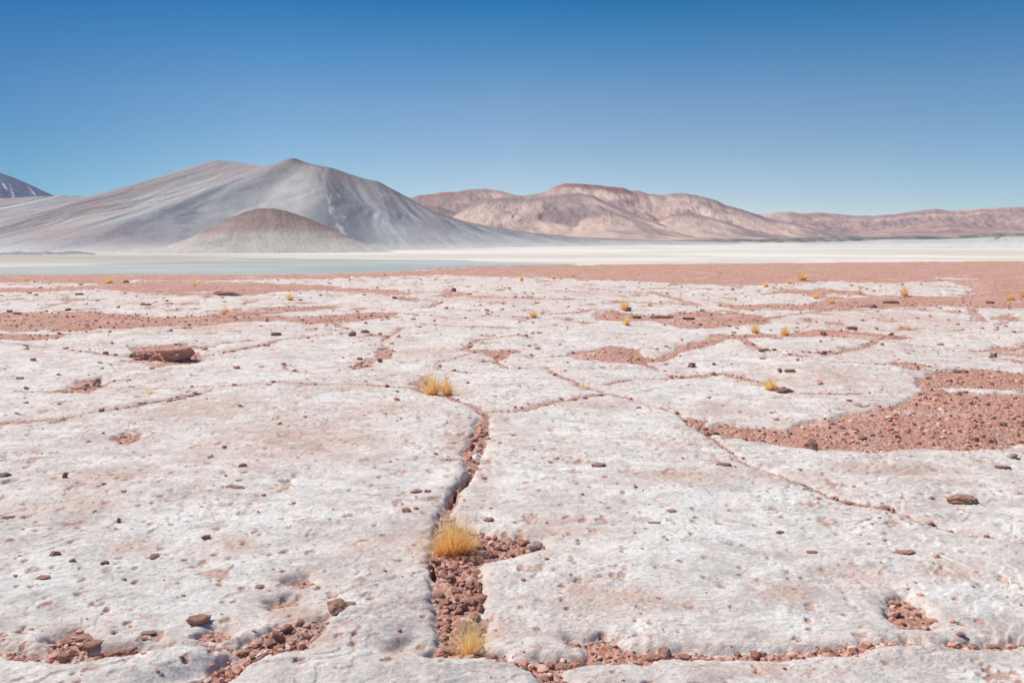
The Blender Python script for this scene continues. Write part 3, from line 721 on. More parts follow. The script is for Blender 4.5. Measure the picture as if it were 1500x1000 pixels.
range_mesh('mountain', [(1000,330),(1060,318),(1100,313),(1118,314),(1135,311),(1158,310),(1175,313),(1200,311),(1222,313),(1245,315.5),(1280,316),(1310,314),(1335,310),(1355,307),(1372,305.5),(1390,309),(1410,308),(1440,305),(1470,304),(1500,303),(1600,299),(1800,296),(2100,310)],
    [(1000,7000),(2100,7000)], [(800,5200),(2200,5200)], [(1000,960),(1500,1520),(2100,2150)],
    pal_right, 900, 130, 1.5, 1.0, 63, .07, label='long low violet-brown mountain ridge on the right', gfreq=42, skew=3.0, mat=MHF, sil=1.0)
range_mesh('low_hill', [(690,357),(760,355),(850,354.5),(930,353.5),(1000,351.5),(1040,351),(1080,349.5),(1120,350.5),(1170,348),(1200,347.5),(1245,345.5),(1270,348),(1310,346.5),(1350,345),(1390,347.5),(1410,345),(1440,343),(1470,341.5),(1520,341),(1700,338),(2100,342)],
    [(690,3200),(2100,3600)], [(600,2900),(2200,3000)], [(690,680),(2100,2150)], pal_low, 520, 40, .6, 1.0, 67, label='low dark grey-green rise along the far edge of the salt flat', mat=MH, sil=.7)
range_mesh('salt_bank', [(1180,356),(1260,353),(1300,350.5),(1350,351),(1400,350),(1450,347.5),(1500,346),(1600,344),(1900,347)],
    [(1180,2500),(1900,2600)], [(1000,2150),(2000,2150)], [(1180,1160),(1900,1930)], pal_salt, 300, 40, .5, 1.0, 69, label='pale salt bank with dark specks at the right edge of the flat', mat=MH, sil=.6)
range_mesh('low_hill', [(-60,371),(10,370.3),(22,368.8),(30,368.2),(40,370),(58,369.6),(68,368.0),(78,369.6),(90,369.2),(104,367.4),(114,368.2),(124,369.9),(140,371)],
    [(-60,1130),(140,1130)], [(-100,1080),(200,1080)], [(-60,-62),(140,142)], pal_mound, 160, 24, .8, 1.0, 73, label='tiny grey mounds at the foot of the big grey mountain on the left', mat=MH, sil=.8)

# ------------------------------------------------------------------ stones
rng = random.Random(7); nr = np.random.RandomState(11)
def rock_shape(sub, seed, flat=False, cuts=16, crumb=1.0):
    r = np.random.RandomState(seed); bm = bmesh.new(); bmesh.ops.create_icosphere(bm, subdivisions=sub, radius=1)
    V = np.array([v.co[:] for v in bm.verts]); F = np.array([[v.index for v in f.verts] for f in bm.faces]); bm.free()
    V *= (1 + .16 * noise(V[:, 0] * 1.3 + seed, V[:, 1] * 1.3 + V[:, 2] * .7, seed))[:, None]
    for _ in range(cuts):
        n = r.normal(size=3); n /= np.linalg.norm(n); c = r.uniform(.60, .92)
        d = V @ n; V -= np.maximum(d - c, 0)[:, None] * n[None] * .92
    if flat:
        V[:, 2] = np.clip(V[:, 2] + .12 * noise(V[:, 0] * 2, V[:, 1] * 2, seed), -.55, .50)
    if sub >= 3:
        V *= (1 + .22 * noise(V[:, 0] * 2.2 + V[:, 2], V[:, 1] * 2.2 - V[:, 2] * 1.3, seed + 8))[:, None]
        V += .07 * np.stack([noise(V[:, 1] * 4, V[:, 2] * 4 + i, seed + i) for i in range(3)], 1)
        V += .035 * np.stack([noise(V[:, 0] * 10, V[:, 2] * 9 + V[:, 1] * 8 + i, seed + 5 + i) for i in range(3)], 1)
    if crumb > 1:
        V *= (1 + .16 * fbm(V[:, 0] * 3 + V[:, 2] * 1.5, V[:, 1] * 3 - V[:, 2] * 2, 4, seed + 12, .7))[:, None]
        if flat: V[:, 2] = np.minimum(V[:, 2], .42 + .10 * fbm(V[:, 0] * 3, V[:, 1] * 3, 4, seed + 2, .7))
    V /= np.abs(V).max(0)[None]
    return V, F
def rock_mesh(name, sub, seed, flat, mat, crumb=1.0):
    V, F = rock_shape(sub, seed, flat, crumb=crumb); me = bpy.data.meshes.new(name)
    me.from_pydata([tuple(v) for v in V], [], [tuple(f) for f in F.tolist()]); me.materials.append(mat)
    me.polygons.foreach_set('use_smooth', [True] * len(me.polygons))
    try: me.set_sharp_from_angle(angle=math.radians(38))
    except Exception: pass
    return me
BIG = {}
for kind, mat in (('red', M_RED), ('dark', M_DARK), ('pale', M_PALE)):
    BIG[kind] = [rock_mesh('stone', 4, 100 + i * 3, i % 2 == 1, mat) for i in range(6)] + [rock_mesh('stone', 5, 140 + i, i == 0, mat, 2.0) for i in range(2)]
SMALL = [rock_mesh('stone', 3, 300 + i, i % 3 == 2, M_RED) for i in range(10)] + [rock_mesh('stone', 3, 330 + i, i % 2 == 0, M_PALE) for i in range(3)]

def mpp(px, py):
    x, y = G(px, py); return math.sqrt(x * x + y * y + EYE * EYE) * math.cos(math.atan(math.hypot(px - 750, py - 500) / FPX)) / FPX

def place_rock(name, px, py, wpx, hpx, kind, label, var=None, depth=.7, rot=None, cat='rock', group=None, sink=.25, tilt=0.0, z0=None):
    """py is the row of the stone's foot on the ground"""
    s = mpp(px, py); x, y = G(px, py); a = wpx * s / 2; h = hpx * s / 2 * 1.05
    dep_ = math.atan2(EYE, math.hypot(x, y)); tot = hpx * s / 2; hmin = .42 * tot
    h = (tot - a * depth * math.sin(dep_) * .85) / math.cos(dep_)
    if h < hmin: h = hmin; depth = max(.3, (tot - h * math.cos(dep_)) / (a * math.sin(dep_) * .85))
    h *= (1.05 if hpx > 12 else .9) / (1 - sink * .6)
    y += a * depth * .8
    if kind == 'dark': wpx *= .85; hpx *= .85
    me = BIG[kind][rng.randrange(6) if var is None else var]
    o = bpy.data.objects.new(name, me); COL.objects.link(o)
    zz = hz(x, y) if z0 is None else z0
    o.location = (x, y, zz + h * (1 - 2 * sink)); o.scale = (a, a * depth, h)
    o.rotation_euler = (rng.uniform(-.05, .05) + tilt, rng.uniform(-.08, .08), rng.choice([0, math.pi]) + rng.uniform(-.25, .25) if rot is None else rot)
    tag(o, label, cat, group); return o

R = place_rock
R('boulder', 246, 530, 70, 27, 'red', 'largest boulder on the terrace, flat-topped and red, left middle ground', 6, .8, .1, 'boulder', sink=.16)
R('rock', 205, 526, 34, 17, 'red', 'rough red rock leaning against the left side of the flat-topped boulder', 7, .9)
R('rock', 192, 522, 12, 12, 'dark', 'small dark rock at the left end of the boulder bed', 0, .9)
R('rock', 153, 519, 9, 7, 'dark', 'small dark rock in the seam left of the boulder bed', 3, .9)
R('rock_slab', 328, 433, 54, 8, 'dark', 'ledge shadow built as a long thin dark slab, like a black bar below the top left red band', 1, .35, 0, sink=.15)  # dark slab put where the ledge throws only shadow
R('rock_slab', 968, 467, 38, 6, 'dark', 'ledge shadow built as a thin dark slab at the upper edge of the red patch, centre right', 3, .4, -.1, sink=.15)  # shadow line of the ledge, made as a dark slab
R('rock_slab', 933, 468, 14, 6, 'dark', 'short dark slab just left of the thin dark slab in the red patch', 5, .6, 0, sink=.15)
R('rock_slab', 1149, 575, 32, 9, 'dark', 'ledge shadow built as a dark slab beside the lone grass tuft above the big red patch', 1, .5, 0, sink=.12)  # dark slab takes the place of the shadow under the ledge
R('rock_slab', 1278, 450, 22, 9, 'dark', 'arched dark rock at the edge of the far right red strip', 4, .6, 0)
R('rock_slab', 1306, 445, 28, 6, 'dark', 'thin dark slab to the right of the arched dark rock', 3, .5, 0)
R('rock_slab', 1452, 445, 14, 4, 'dark', 'tiny dark slab near the right edge left of a grass tuft', 5, .5, 0)
R('rock', 515, 493, 14, 9, 'dark', 'lower left one of two dark rocks lying together left of centre', 0, .8)
R('rock_slab', 533, 488, 17, 7, 'dark', 'upper right one of two dark rocks lying together left of centre', 1, .6)
R('rock_slab', 403, 491, 17, 7, 'dark', 'dark flat rock alone between the boulder and the pair of dark rocks', 3, .7)
R('rock', 555, 529, 9, 8, 'dark', 'dark round stone in the small forked red patch left of centre', 2, .9)
R('rock', 526, 526, 9, 5, 'dark', 'dark chip at the left tip of the small forked red patch', 5, .9)
R('rock', 1014, 538, 13, 10, 'dark', 'pointed dark rock on the pale slab right of centre', 4, .8)
R('rock', 1046, 537, 7, 6, 'dark', 'small dark stone to the right of the pointed dark rock', 2, .8)
R('rock', 1208, 522, 13, 7, 'dark', 'dark rock on the curved crack round an oval slab', 0, .8)
R('rock', 1307, 491, 10, 7, 'dark', 'black stone at the top edge of the strip left of small yellow sprigs', 2, .8)
R('rock_slab', 1250, 484, 18, 7, 'dark', 'dark flat rock at the upper edge of the red strip, left of the black stone', 3, .6)
R('rock_slab', 1205, 490, 12, 8, 'red', 'red rock standing up in the strip right of two grass tufts', 2, .8)
R('rock_slab', 1030, 456, 10, 5, 'dark', 'small dark rock above the red patch, just below the far white slab', 1, .7)
R('rock_slab', 1010, 469, 22, 5, 'dark', 'broken dark ledge in the right half of the centre right red patch', 5, .5)
R('rock', 1143, 551, 8, 8, 'dark', 'left one of a pair of dark rocks above the dark slab', 0, .8)
R('rock_slab', 1157, 552, 18, 6, 'dark', 'right one of a pair of dark rocks above the dark slab', 3, .6)
R('rock_slab', 1118, 530, 15, 4, 'dark', 'thin dark flake on the pale slab below the oval slab', 1, .6)
R('rock_slab', 1120, 518, 20, 4, 'dark', 'thin flake on the lower left rim of the oval slab', 5, .6)
R('rock', 1457, 524, 13, 9, 'dark', 'dark rock on the red seam near the right edge, above the big patch', 4, .8)
R('rock_slab', 1408, 548, 26, 7, 'dark', 'dark ledge along the upper rim of the big red patch', 3, .5)
R('rock', 1188, 655, 26, 23, 'red', 'rounded boulder on the lower rim of the big red patch', 7, .9, 0, 'boulder', sink=.18)
R('rock', 1412, 737, 52, 18, 'red', 'jagged red rock lying alone on the pale slab at the right', 7, .6, 0, sink=.2)
R('rock', 1366, 730, 10, 8, 'pale', 'small pink stone left of the jagged red rock', 2, .9)
R('rock', 1486, 673, 18, 11, 'pale', 'pinkish rock near the right edge under the big red patch', 0, .8)
R('rock_slab', 1470, 684, 26, 5, 'red', 'flat red flake below the pinkish rock at the right edge', 3, .6)
R('rock', 1300, 743, 26, 11, 'red', 'red rock with a dark right end wedged in the long diagonal crack', 1, .6, .1)
R('rock', 1244, 734, 24, 7, 'red', 'low red rock in the diagonal crack left of the wedged rock', 3, .7)
R('rock', 1173, 710, 18, 6, 'red', 'small red rock in the diagonal crack below the rounded boulder', 2, .7)
R('rock', 1449, 786, 12, 11, 'dark', 'dark round stone in the right end of the long diagonal crack', 2, .9)
R('rock_slab', 1327, 812, 36, 9, 'red', 'flat orange-red flake on the right slab, under the diagonal crack', 3, .6, 0, sink=.2)
R('rock', 489, 905, 34, 26, 'red', 'blocky reddish rock on a ledge at the end of the bottom left crack', 2, 1.0, .3, sink=.3)
R('rock_slab', 511, 889, 20, 9, 'red', 'flat red chip just right of the blocky reddish rock', 3, .7)
R('rock_slab', 105, 927, 62, 17, 'red', 'wide angular red slab in the bottom left corner', 1, .75, .15, sink=.12)
R('rock', 130, 942, 32, 20, 'red', 'square red block leaning on the wide angular slab', 5, .8, .5, sink=.15, tilt=-.15)
R('rock', 162, 948, 36, 12, 'red', 'long low red rock right of the square red block', 1, .5, .35)
R('rock', 188, 947, 22, 14, 'red', 'rounded red rock at the end of the row in the bottom left seam', 0, .7)
R('rock_slab', 214, 926, 26, 8, 'red', 'red flake above the row of rocks in the bottom left seam', 3, .6, .2)
R('rock_slab', 204, 933, 24, 7, 'red', 'lower red flake touching the flake above the row', 1, .6, .2)
R('rock', 288, 912, 36, 18, 'red', 'single brick-like red rock tilted on the bottom left slab', 5, .6, .35, sink=.12)
R('rock', 976, 952, 24, 26, 'red', 'tallest red rock sticking up from the bottom right crack', 4, .9, 0, sink=.2)
R('rock', 955, 953, 32, 16, 'red', 'broad red rock left of the tallest rock in the bottom right crack', 0, .7, 0)
R('rock', 847, 968, 26, 22, 'red', 'rounded red rock with a dark right face, left end of the bottom right crack', 2, .9, 0)
R('rock', 822, 970, 24, 16, 'red', 'rounded red rock next to the dark-faced rock, on its left', 0, .9)
R('rock', 806, 968, 18, 14, 'red', 'third rounded rock from the dark-faced rock, going left', 1, .9)
R('rock', 1042, 952, 18, 11, 'red', 'red rock in the bottom right crack below the open pale slab', 2, .8)
R('rock', 1005, 949, 18, 9, 'red', 'dark-sided red rock just right of the tallest crack rock', 5, .8)
R('rock', 1110, 950, 20, 14, 'red', 'lumpy red rock midway along the bottom right crack', 4, .8)
R('rock', 1431, 940, 14, 10, 'red', 'round red rock in the far end of the bottom right crack', 2, .9)
R('rock', 1409, 929, 16, 10, 'red', 'reddish rock on the slab just above the far end of the bottom right crack', 0, .7, -.5)
R('rock_slab', 1460, 937, 24, 7, 'red', 'flat red rock at the right end of the bottom right crack', 3, .7)
R('rock', 768, 982, 12, 10, 'dark', 'dark stone beside a small pale stone at the bottom centre', 2, .9)
R('rock', 608, 718, 20, 10, 'red', 'red stone on the slab left of the upper central crack', 0, .8)
R('rock', 626, 720, 12, 6, 'dark', 'dark stone touching the right of the red stone near the upper central crack', 3, .8)
R('rock', 593, 752, 16, 10, 'red', 'red stone on the slab up and left of the large grass tuft', 2, .8)
R('rock', 609, 747, 9, 5, 'red', 'tiny red stone just right of the stone up and left of the large tuft', 0, .8)
R('rock', 716, 761, 20, 9, 'red', 'red stone on the pale slab up and right of the large grass tuft', 1, .8)
R('rock', 782, 800, 28, 20, 'pale', 'pinkish rock at the right tip of the rubble beside the large tuft', 0, .8, 0, sink=.2)
R('rock', 751, 786, 14, 7, 'dark', 'dark stone in the upper rim of the rubble beside the large tuft', 2, .8)
R('rock', 700, 833, 20, 9, 'dark', 'dark pointed stone where the rubble narrows below the large tuft', 4, .6, -.3)
R('rock', 355, 684, 14, 9, 'red', 'red stone with a dark right tip on the left slab', 2, .8)
R('rock_slab', 342, 716, 34, 6, 'red', 'thin row-like red flake on the left slab below the stone with a dark tip', 3, .6)
R('rock', 94, 701, 9, 12, 'dark', 'dark upright stone on the left slab', 0, .8)
R('rock', 4, 696, 18, 9, 'dark', 'dark stone cut by the left edge of the photo', 4, .8)
R('rock_slab', 8, 758, 24, 9, 'dark', 'dark slab cut by the left edge, lower of two', 3, .6, .2)
R('rock', 173, 765, 7, 11, 'dark', 'thin dark upright chip on the left slab', 1, .8)
R('rock', 152, 829, 14, 9, 'dark', 'dark rounded pebble-like rock in the lower left slab', 2, .9)
R('rock', 78, 817, 16, 11, 'red', 'red and dark stone left of the dark rounded one', 4, .8)
R('rock_slab', 60, 849, 22, 8, 'red', 'red flake in the lower left slab, below the red and dark stone', 3, .7)
R('rock', 104, 827, 11, 7, 'red', 'small red stone between two larger ones on the lower left slab', 0, .9)
R('rock', 222, 817, 16, 9, 'red', 'red stone on the lower left slab, highest of the row', 2, .9)
R('rock', 300, 789, 13, 11, 'dark', 'dark-left stone beside pink grit on the left slab', 5, .8)
R('rock_slab', 378, 858, 18, 8, 'red', 'bright red flat stone left of two pink sandy spots', 1, .8)
R('rock', 877, 685, 24, 8, 'red', 'flat stone with a dark left end on the slab right of the upper crack', 5, .6)
R('rock_slab', 1060, 684, 26, 7, 'red', 'flat red-grey flake on the slab under the narrow diagonal crack', 3, .6)
R('rock', 1037, 637, 12, 8, 'dark', 'dark rock where the diagonal crack leaves the big red patch', 2, .8)
R('rock_slab', 960, 767, 22, 5, 'red', 'flat flake with a dark left end in the middle of the right slab', 3, .6)
R('rock', 986, 752, 18, 6, 'red', 'red flake on the middle of the right slab, upper one', 1, .7)
R('rock', 1145, 780, 14, 8, 'red', 'small dark red stone on the right slab', 2, .8)
R('rock_slab', 1190, 807, 20, 6, 'red', 'small flat red flake on the right slab, left of the orange-red one', 3, .7)
R('rock', 921, 456, 13, 8, 'dark', 'stone beneath the round grass tuft above the centre right red patch', 2, .8)
R('rock', 664, 427, 9, 7, 'dark', 'dark pointed stone standing on the far red strip near the centre', 4, .8)
R('rock', 577, 437, 9, 6, 'dark', 'dark stone on the far red strip that dips left of centre', 2, .8)
R('rock', 23, 461, 14, 5, 'dark', 'dark rock on the upper edge of the left red band', 0, .7)
R('rock', 99, 454, 10, 6, 'dark', 'dark rock on the pale slab just above the left red band', 2, .8)
R('rock', 114, 432, 14, 5, 'dark', 'dark rock on the pale slab far left, just below the red strip', 3, .7)
R('rock_slab', 212, 448, 22, 4, 'dark', 'thin dark slab on the pale slab above the left red band', 1, .5)
R('rock', 184, 414, 10, 6, 'dark', 'dark rock at the far edge right of a yellow tuft', 2, .8)

# countable rubble stones: areas traced on the ground, each with its own group
AREAS = [
 ('red stone in the rubble of the central crack between the two near grass tufts', 'rubble stones of the central crack', [(636,800),(700,815),(703,850),(704,880),(710,900),(704,925),(700,950),(646,950),(648,930),(640,900),(634,860)], 88, 10, 23),
 ('red stone in the wide rubble right of the large grass tuft', 'rubble stones right of the large tuft', [(690,772),(740,779),(788,788),(790,798),(735,810),(690,818),(660,815),(665,806),(695,798)], 34, 7, 18),
 ('red stone in the narrow upper part of the central crack', 'rubble stones of the upper central crack', [(702,615),(694,640),(680,660),(690,690),(670,712),(656,740),(646,762),(662,762),(664,745),(674,725),(688,700),(704,680),(713,655),(714,615)], 34, 5, 11),
 ('red stone in the bottom left diagonal crack', 'rubble stones of the bottom left crack', [(270,1004),(305,985),(343,956),(370,938),(400,921),(468,910),(440,935),(420,946),(388,953),(350,976),(316,1004)], 46, 8, 20),
 ('red stone in the long crack along the bottom right', 'rubble stones of the bottom right crack', [(760,962),(850,957),(900,947),(1000,941),(1100,943),(1250,945),(1250,951),(1100,951),(1000,948),(900,956),(860,968),(815,974),(836,1000),(806,1000),(786,978)], 40, 7, 16),
 ('red stone at the lower rim of the big red patch on the right', 'rubble stones of the big red patch', [(1040,628),(1200,632),(1300,625),(1500,620),(1500,644),(1400,656),(1280,658),(1150,648),(1045,635)], 34, 6, 14),
]
def scatter_in(P, n, seed):
    W_ = [G(a, b) for a, b in P]; xs = [p[0] for p in W_]; ys = [p[1] for p in W_]; r = np.random.RandomState(seed); out = []
    while len(out) < n:
        x = r.uniform(min(xs), max(xs), 400); y = r.uniform(min(ys), max(ys), 400); m = inside(x, y, W_)
        out += list(zip(x[m], y[m]))
    return out[:n]
for ai, (lab, grp, P, n, s0, s1) in enumerate(AREAS):
    s0 *= .75
    pts = scatter_in(P, n, 50 + ai); X = np.array([p[0] for p in pts]); Y = np.array([p[1] for p in pts]); Z = height(X, Y)
    for (x, y, z) in zip(X, Y, Z):
        pxm = math.sqrt(x * x + y * y + EYE * EYE) / FPX; t = rng.random() ** 1.8; a = (s0 + (s1 - s0) * t) * pxm * .5
        me = SMALL[rng.randrange(13 if rng.random() < .12 else 10)]
        o = bpy.data.objects.new('stone', me); COL.objects.link(o)
        o.scale = (a, a * rng.uniform(.65, .95), a * rng.uniform(.45, .75)); o.location = (x, y, z + o.scale[2] * .45)
        o.rotation_euler = (rng.uniform(-.4, .4), rng.uniform(-.4, .4), rng.uniform(0, 6.28)); tag(o, lab, 'stone', grp)

# gravel nobody could count
def mass(name, pts, size, label, mat, seed, zf=(.45, .8)):
    r = np.random.RandomState(seed); shp = [rock_shape(1 if True else 2, 500 + i, i % 3 == 0, 7) for i in range(10)]
    X, Y = pts; Z = height(X, Y); n = len(X); Vs = []; Fs = []; sh = []; off = 0
    k = r.randint(0, 10, n)
    for j in range(10):
        m = k == j; c = m.sum()
        if not c: continue
        V, F = shp[j]; nv = len(V)
        a = size[m]; an = r.uniform(0, 6.28, c); sx = a; sy = a * r.uniform(.6, .95, c); szz = a * r.uniform(zf[0], zf[1], c); tx = r.uniform(-.35, .35, c)
        v = V[None] * np.stack([sx, sy, szz], 1)[:, None]
        v[:, :, 2] += v[:, :, 0] * tx[:, None]
        x = v[:, :, 0] * np.cos(an)[:, None] - v[:, :, 1] * np.sin(an)[:, None]; y = v[:, :, 0] * np.sin(an)[:, None] + v[:, :, 1] * np.cos(an)[:, None]
        v = np.stack([x + X[m][:, None], y + Y[m][:, None], v[:, :, 2] + (Z[m] + szz * .4)[:, None]], 2)
        Vs.append(v.reshape(-1, 3)); Fs.append((F[None] + (off + np.arange(c) * nv)[:, None, None]).reshape(-1, 3)); off += c * nv
        sh.append(np.repeat(r.rand(c), nv))
    o = mesh_np(name, np.concatenate(Vs), np.concatenate(Fs), mat, {'shade': np.concatenate(sh)}, smooth=False)
    tag(o, label, name.replace('_', ' '), kind='stuff')

def cand(n, seed, d0=2.0, d1=52.0, pw=1.0):
    r = np.random.RandomState(seed)
    t = r.uniform(-.80, .80, n); d = np.exp(r.uniform(math.log(d0), math.log(d1), n))
    return t * (d + .4), d, r.rand(n)
X, Y, U = cand(120000, 5); F = fields(X, Y); keep = (F[4] < .01) & (Y < edge_r(X, Y))
X, Y, U = X[keep], Y[keep], U[keep]; D = np.hypot(X, Y)
size = np.minimum(D, 9) ** .8 * (.0011 + .0080 * U ** 7) * (1 - .3 * sstep(4, 7, D)) * (1 - .35 * sstep(18, 30, D))
print('gravel', len(X)); mass('gravel', (X, Y), size, 'loose red gravel filling the cracks and red patches', M_GRAVEL, 3)
X, Y, U = cand(26000, 9, 2.2, 40); F = fields(X, Y); clump = fbm(X * .9, Y * .9, 3, 203); D0 = np.hypot(X, Y)
keep = (F[4] > .0) & (Y < edge_r(X, Y)) & (nr.rand(len(X)) < .03 + .05 * sstep(5, 12, D0) + .35 * np.exp(-F[4] / .12) + .25 * np.clip(clump, 0, 1)) 
X, Y, U = X[keep], Y[keep], U[keep]; D = np.hypot(X, Y)
size = np.minimum(D, 18) * (.0009 + .0034 * U ** 5)
print('pebbles', len(X)); mass('pebbles', (X, Y), size, 'tiny red and dark pebbles strewn over the pale slabs', M_GRAVEL, 4, (.3, .6))

# ------------------------------------------------------------------ grass tufts
def tuft(px, py, wpx, hpx, label, n=None, pale=0.0, lean=(0, 0), spread=1.0, seed=0, group=None, lobes=None):
    r = np.random.RandomState(900 + seed); s = mpp(px, py); x0, y0 = G(px, py); w = wpx * s; h = hpx * s
    if wpx < 30: w *= 1.2; h *= 1.2
    y0 += w * .15; z0 = hz(x0, y0) - .005
    if n is None: n = int(np.clip(wpx * 13, 80, 900))
    bw = max(.0016, s * .68)           # blade width
    lobes = lobes or [(0, 0, 1, 1)]
    K = 5; Vs = []; Fs = []; al = []; rn = []; pl = []
    for i in range(n):
        lx, ly, lw, lh = lobes[r.randint(len(lobes))]
        a = r.uniform(0, 2 * np.pi); q = r.rand() ** .55
        br = w * .13 * lw * q
        bx, by = lx * w + br * np.cos(a), ly * w + br * np.sin(a)
        out = q * spread * (w * .5 * lw - w * .12) * r.uniform(.6, 1.35)
        L = h * lh * (.30 + .80 * r.rand() ** .8) * (1.25 if r.rand() < .08 else 1) * (1.08 - .45 * q * q)
        wv = a + r.normal() * .35
        ex, ey = np.cos(wv) * out + lean[0] * h * r.rand(), np.sin(wv) * out + lean[1] * h
        t = np.linspace(0, 1, K)
        cx = bx + ex * t ** 1.5; cy = by + ey * t ** 1.5; cz = L * (t - .18 * q * t ** 3) 
        side = r.uniform(0, np.pi); sx, sy = np.cos(side), np.sin(side) * .5
        ww = bw * .5 * (1 - .75 * t) * r.uniform(.7, 1.3)
        A = np.stack([cx - sx * ww, cy - sy * ww, cz], 1); B = np.stack([cx + sx * ww, cy + sy * ww, cz], 1)
        o = len(Vs) * 2 * K; Vs.append(np.concatenate([A, B]))
        for k in range(K - 1): Fs.append((o + k, o + k + 1, o + K + k + 1, o + K + k))
        al.append(np.concatenate([t, t])); rn.append(np.full(2 * K, r.rand())); pl.append(np.full(2 * K, np.clip(pale + r.normal() * .12, 0, 1)))
    V = np.concatenate(Vs)
    o = mesh_np('grass_tuft', V, np.array(Fs), M_GRASS, {'along': np.concatenate(al), 'rnd': np.concatenate(rn), 'pale': np.concatenate(pl)})
    o.location = (x0, y0, z0); tag(o, label, 'grass tuft', group); return o

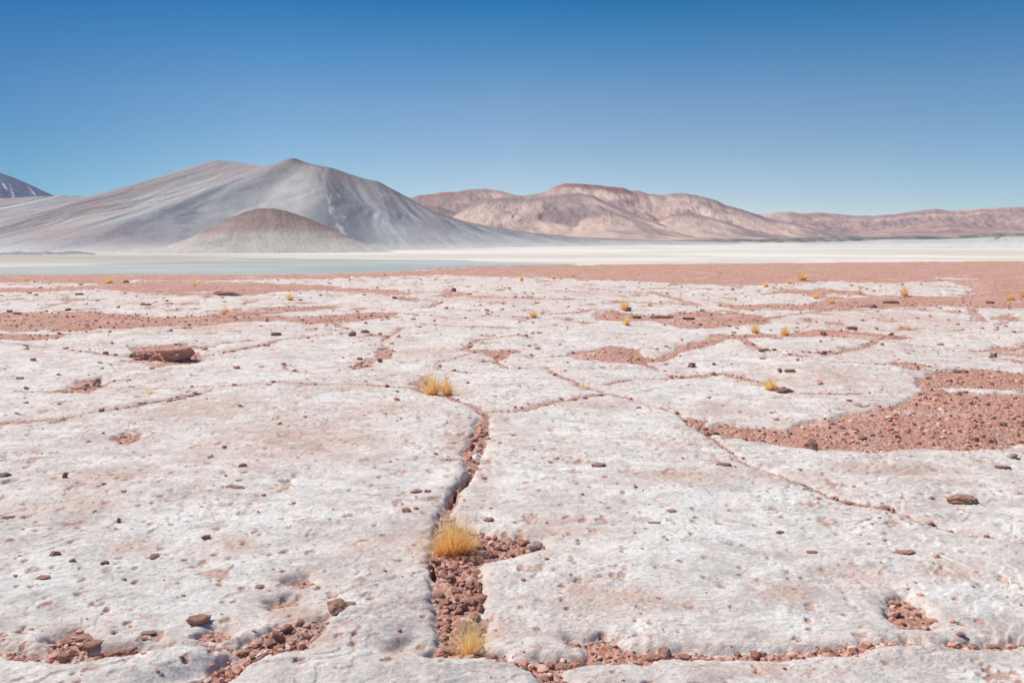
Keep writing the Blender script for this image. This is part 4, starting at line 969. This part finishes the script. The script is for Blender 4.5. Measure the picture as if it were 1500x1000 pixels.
GT = 'dry grass tufts growing in the cracks'
TUFTS = [
 (664,806,90,60,'largest golden grass tuft, in the central crack beside the wide rubble',1200,.0,(-.06,0),1.5,[(-.20,.0,.75,.72),(-.02,0,.9,1.05),(-.02,0,.9,1.05),(.15,0,.75,1.0),(.22,0,.6,.7)]),
 (688,949,66,60,'pale yellow grass tuft in the central crack near the bottom edge',480,.6,(0,0),1.4,None),
 (669,955,18,12,'tiny yellow sprig at the foot of the pale bottom tuft',60,.4,(0,0),1,None),
 (642,579,56,40,'two-lobed golden grass tuft at the bend of the crack, centre of the photo',600,.15,(-.1,0),1.3,[(-.16,.0,.75,1.0),(.24,0,.62,.78)]),
 (1130,572,24,18,'lone golden tuft beside the dark slab above the big red patch',None,.35,(-.1,0),1.1,None),
 (916,455,20,15,'round golden tuft sitting above a dark stone, centre right',None,.05,(0,0),1,None),
 (952,448,10,8,'small golden tuft to the right of the round tuft with the stone',None,.1,(0,0),1,None),
 (782,466,17,12,'golden tuft on the pale slab near the centre, left of the thin far seam',None,.05,(-.2,0),1,None),
 (918,477,17,13,'pale tuft at the lower rim of the centre right red patch',None,.75,(0,0),1,None),
 (1107,489,20,12,'left one of two golden tufts above the oval slab',None,.0,(0,0),1,None),
 (1152,492,18,13,'right one of two golden tufts above the oval slab',None,.1,(-.15,0),1,None),
 (1176,411,21,11,'widest tuft on the far right red ground, rightmost of a row of three',None,.1,(0,0),1,None),
 (1157,416,12,7,'middle tuft of the row of three on the far right red ground',None,.15,(0,0),1,None),
 (1122,420,13,8,'leftmost tuft of the row of three on the far right red ground',None,.1,(0,0),1,None),
 (1134,423,10,5,'faint pale tuft just below the leftmost of the row of three',None,.8,(0,0),1,None),
 (1196,438,16,9,'pale tuft at the left end of the far right strip of rocks',None,.6,(0,0),1,None),
 (1219,444,13,7,'golden tuft right and below the pale tuft of the far right strip',None,.25,(0,0),1,None),
 (1055,449,11,7,'small golden tuft at the left tip of a far red strip',None,.1,(0,0),1,None),
 (1327,435,17,12,'tuft with a pale top on the far white slab at the right',None,.4,(-.25,0),1,None),
 (1341,446,7,5,'tiny tuft below the tuft with a pale top',None,.2,(0,0),1,None),
 (1482,441,17,10,'golden tuft near the right edge at the foot of the red ground',None,.1,(0,0),1,None),
 (1499,436,9,9,'tuft cut by the right edge of the photo',None,.15,(0,0),1,None),
 (424,440,18,9,'golden tuft with a dark heart, right of the long black bar',None,.05,(0,0),1,None),
 (330,455,16,7,'low yellow tuft just above the left red band',None,.35,(0,0),1,None),
 (158,415,20,8,'yellow tuft at the far edge near the lake, at the left',None,.25,(0,0),1,None),
 (284,419,10,5,'small yellow tuft on the far red strip, above the black bar',None,.4,(0,0),1,None),
 (37,411,10,4,'tiny yellow tuft at the far left edge of the terrace',None,.4,(0,0),1,None),
 (764,412,9,8,'left one of three small tufts at the far edge, centre',None,.3,(0,0),1,None),
 (811,409,10,6,'middle one of three small tufts at the far edge, centre',None,.15,(0,0),1,None),
 (839,406,8,5,'right one of three small tufts at the far edge, centre',None,.4,(0,0),1,None),
 (563,404,10,5,'small tuft on the skyline of the terrace in front of the lake',None,.3,(0,0),1,None),
 (218,578,20,5,'flat pale yellow tuft in the thin seam below the boulder',90,.7,(0,0),1,None),
 (857,572,30,6,'long flat yellow tuft in the crack below the rounded pale slab',150,.55,(.3,0),1.2,None),
 (934,527,12,7,'pale tuft in the lower rim of the ragged red patch, centre right',None,.6,(0,0),1,None),
 (1042,498,12,5,'flat pale tuft in the diagonal red strip left of the oval slab',None,.6,(0,0),1,None),
 (1320,480,7,5,'left one of two tiny sprigs on the red strip beside the black stone',None,.3,(0,0),1,None),
 (1331,481,8,4,'right one of two tiny sprigs on the red strip beside the black stone',None,.3,(0,0),1,None),
 (1398,439,9,4,'tiny tuft in the far right strip, midway to the right edge tuft',None,.4,(0,0),1,None),
 (1260,430,9,8,'pale pinkish tuft among rocks in the far right strip',None,.8,(0,0),1,None),
]
for i, (px, py, w, h, lab, n, pale, lean, sp, lb) in enumerate(TUFTS):
    tuft(px, py, w, h, lab, n, pale, lean, sp, i, GT, lb)

# ------------------------------------------------------------------ thin desert haze
def build_haze():
    bm = bmesh.new(); bmesh.ops.create_cube(bm, size=1)
    for v in bm.verts: v.co = (v.co.x * 24000, 4500 + v.co.y * 13000, (FLAT - 40) if v.co.z < 0 else 500)
    me = bpy.data.meshes.new('haze'); bm.to_mesh(me); bm.free()
    m = bpy.data.materials.new('haze air'); m.use_nodes = True; t = m.node_tree; t.nodes.clear()
    o_ = t.nodes.new('ShaderNodeOutputMaterial'); p = t.nodes.new('ShaderNodeVolumePrincipled')
    p.inputs['Density'].default_value = HAZE; p.inputs['Color'].default_value = (.80, .86, .95, 1); p.inputs['Anisotropy'].default_value = .2
    t.links.new(p.outputs[0], o_.inputs['Volume']); me.materials.append(m)
    o = bpy.data.objects.new('haze', me); COL.objects.link(o); tag(o, 'thin pale haze over the salt flat', 'haze', kind='stuff')
HAZE = 2.4e-5
build_haze()
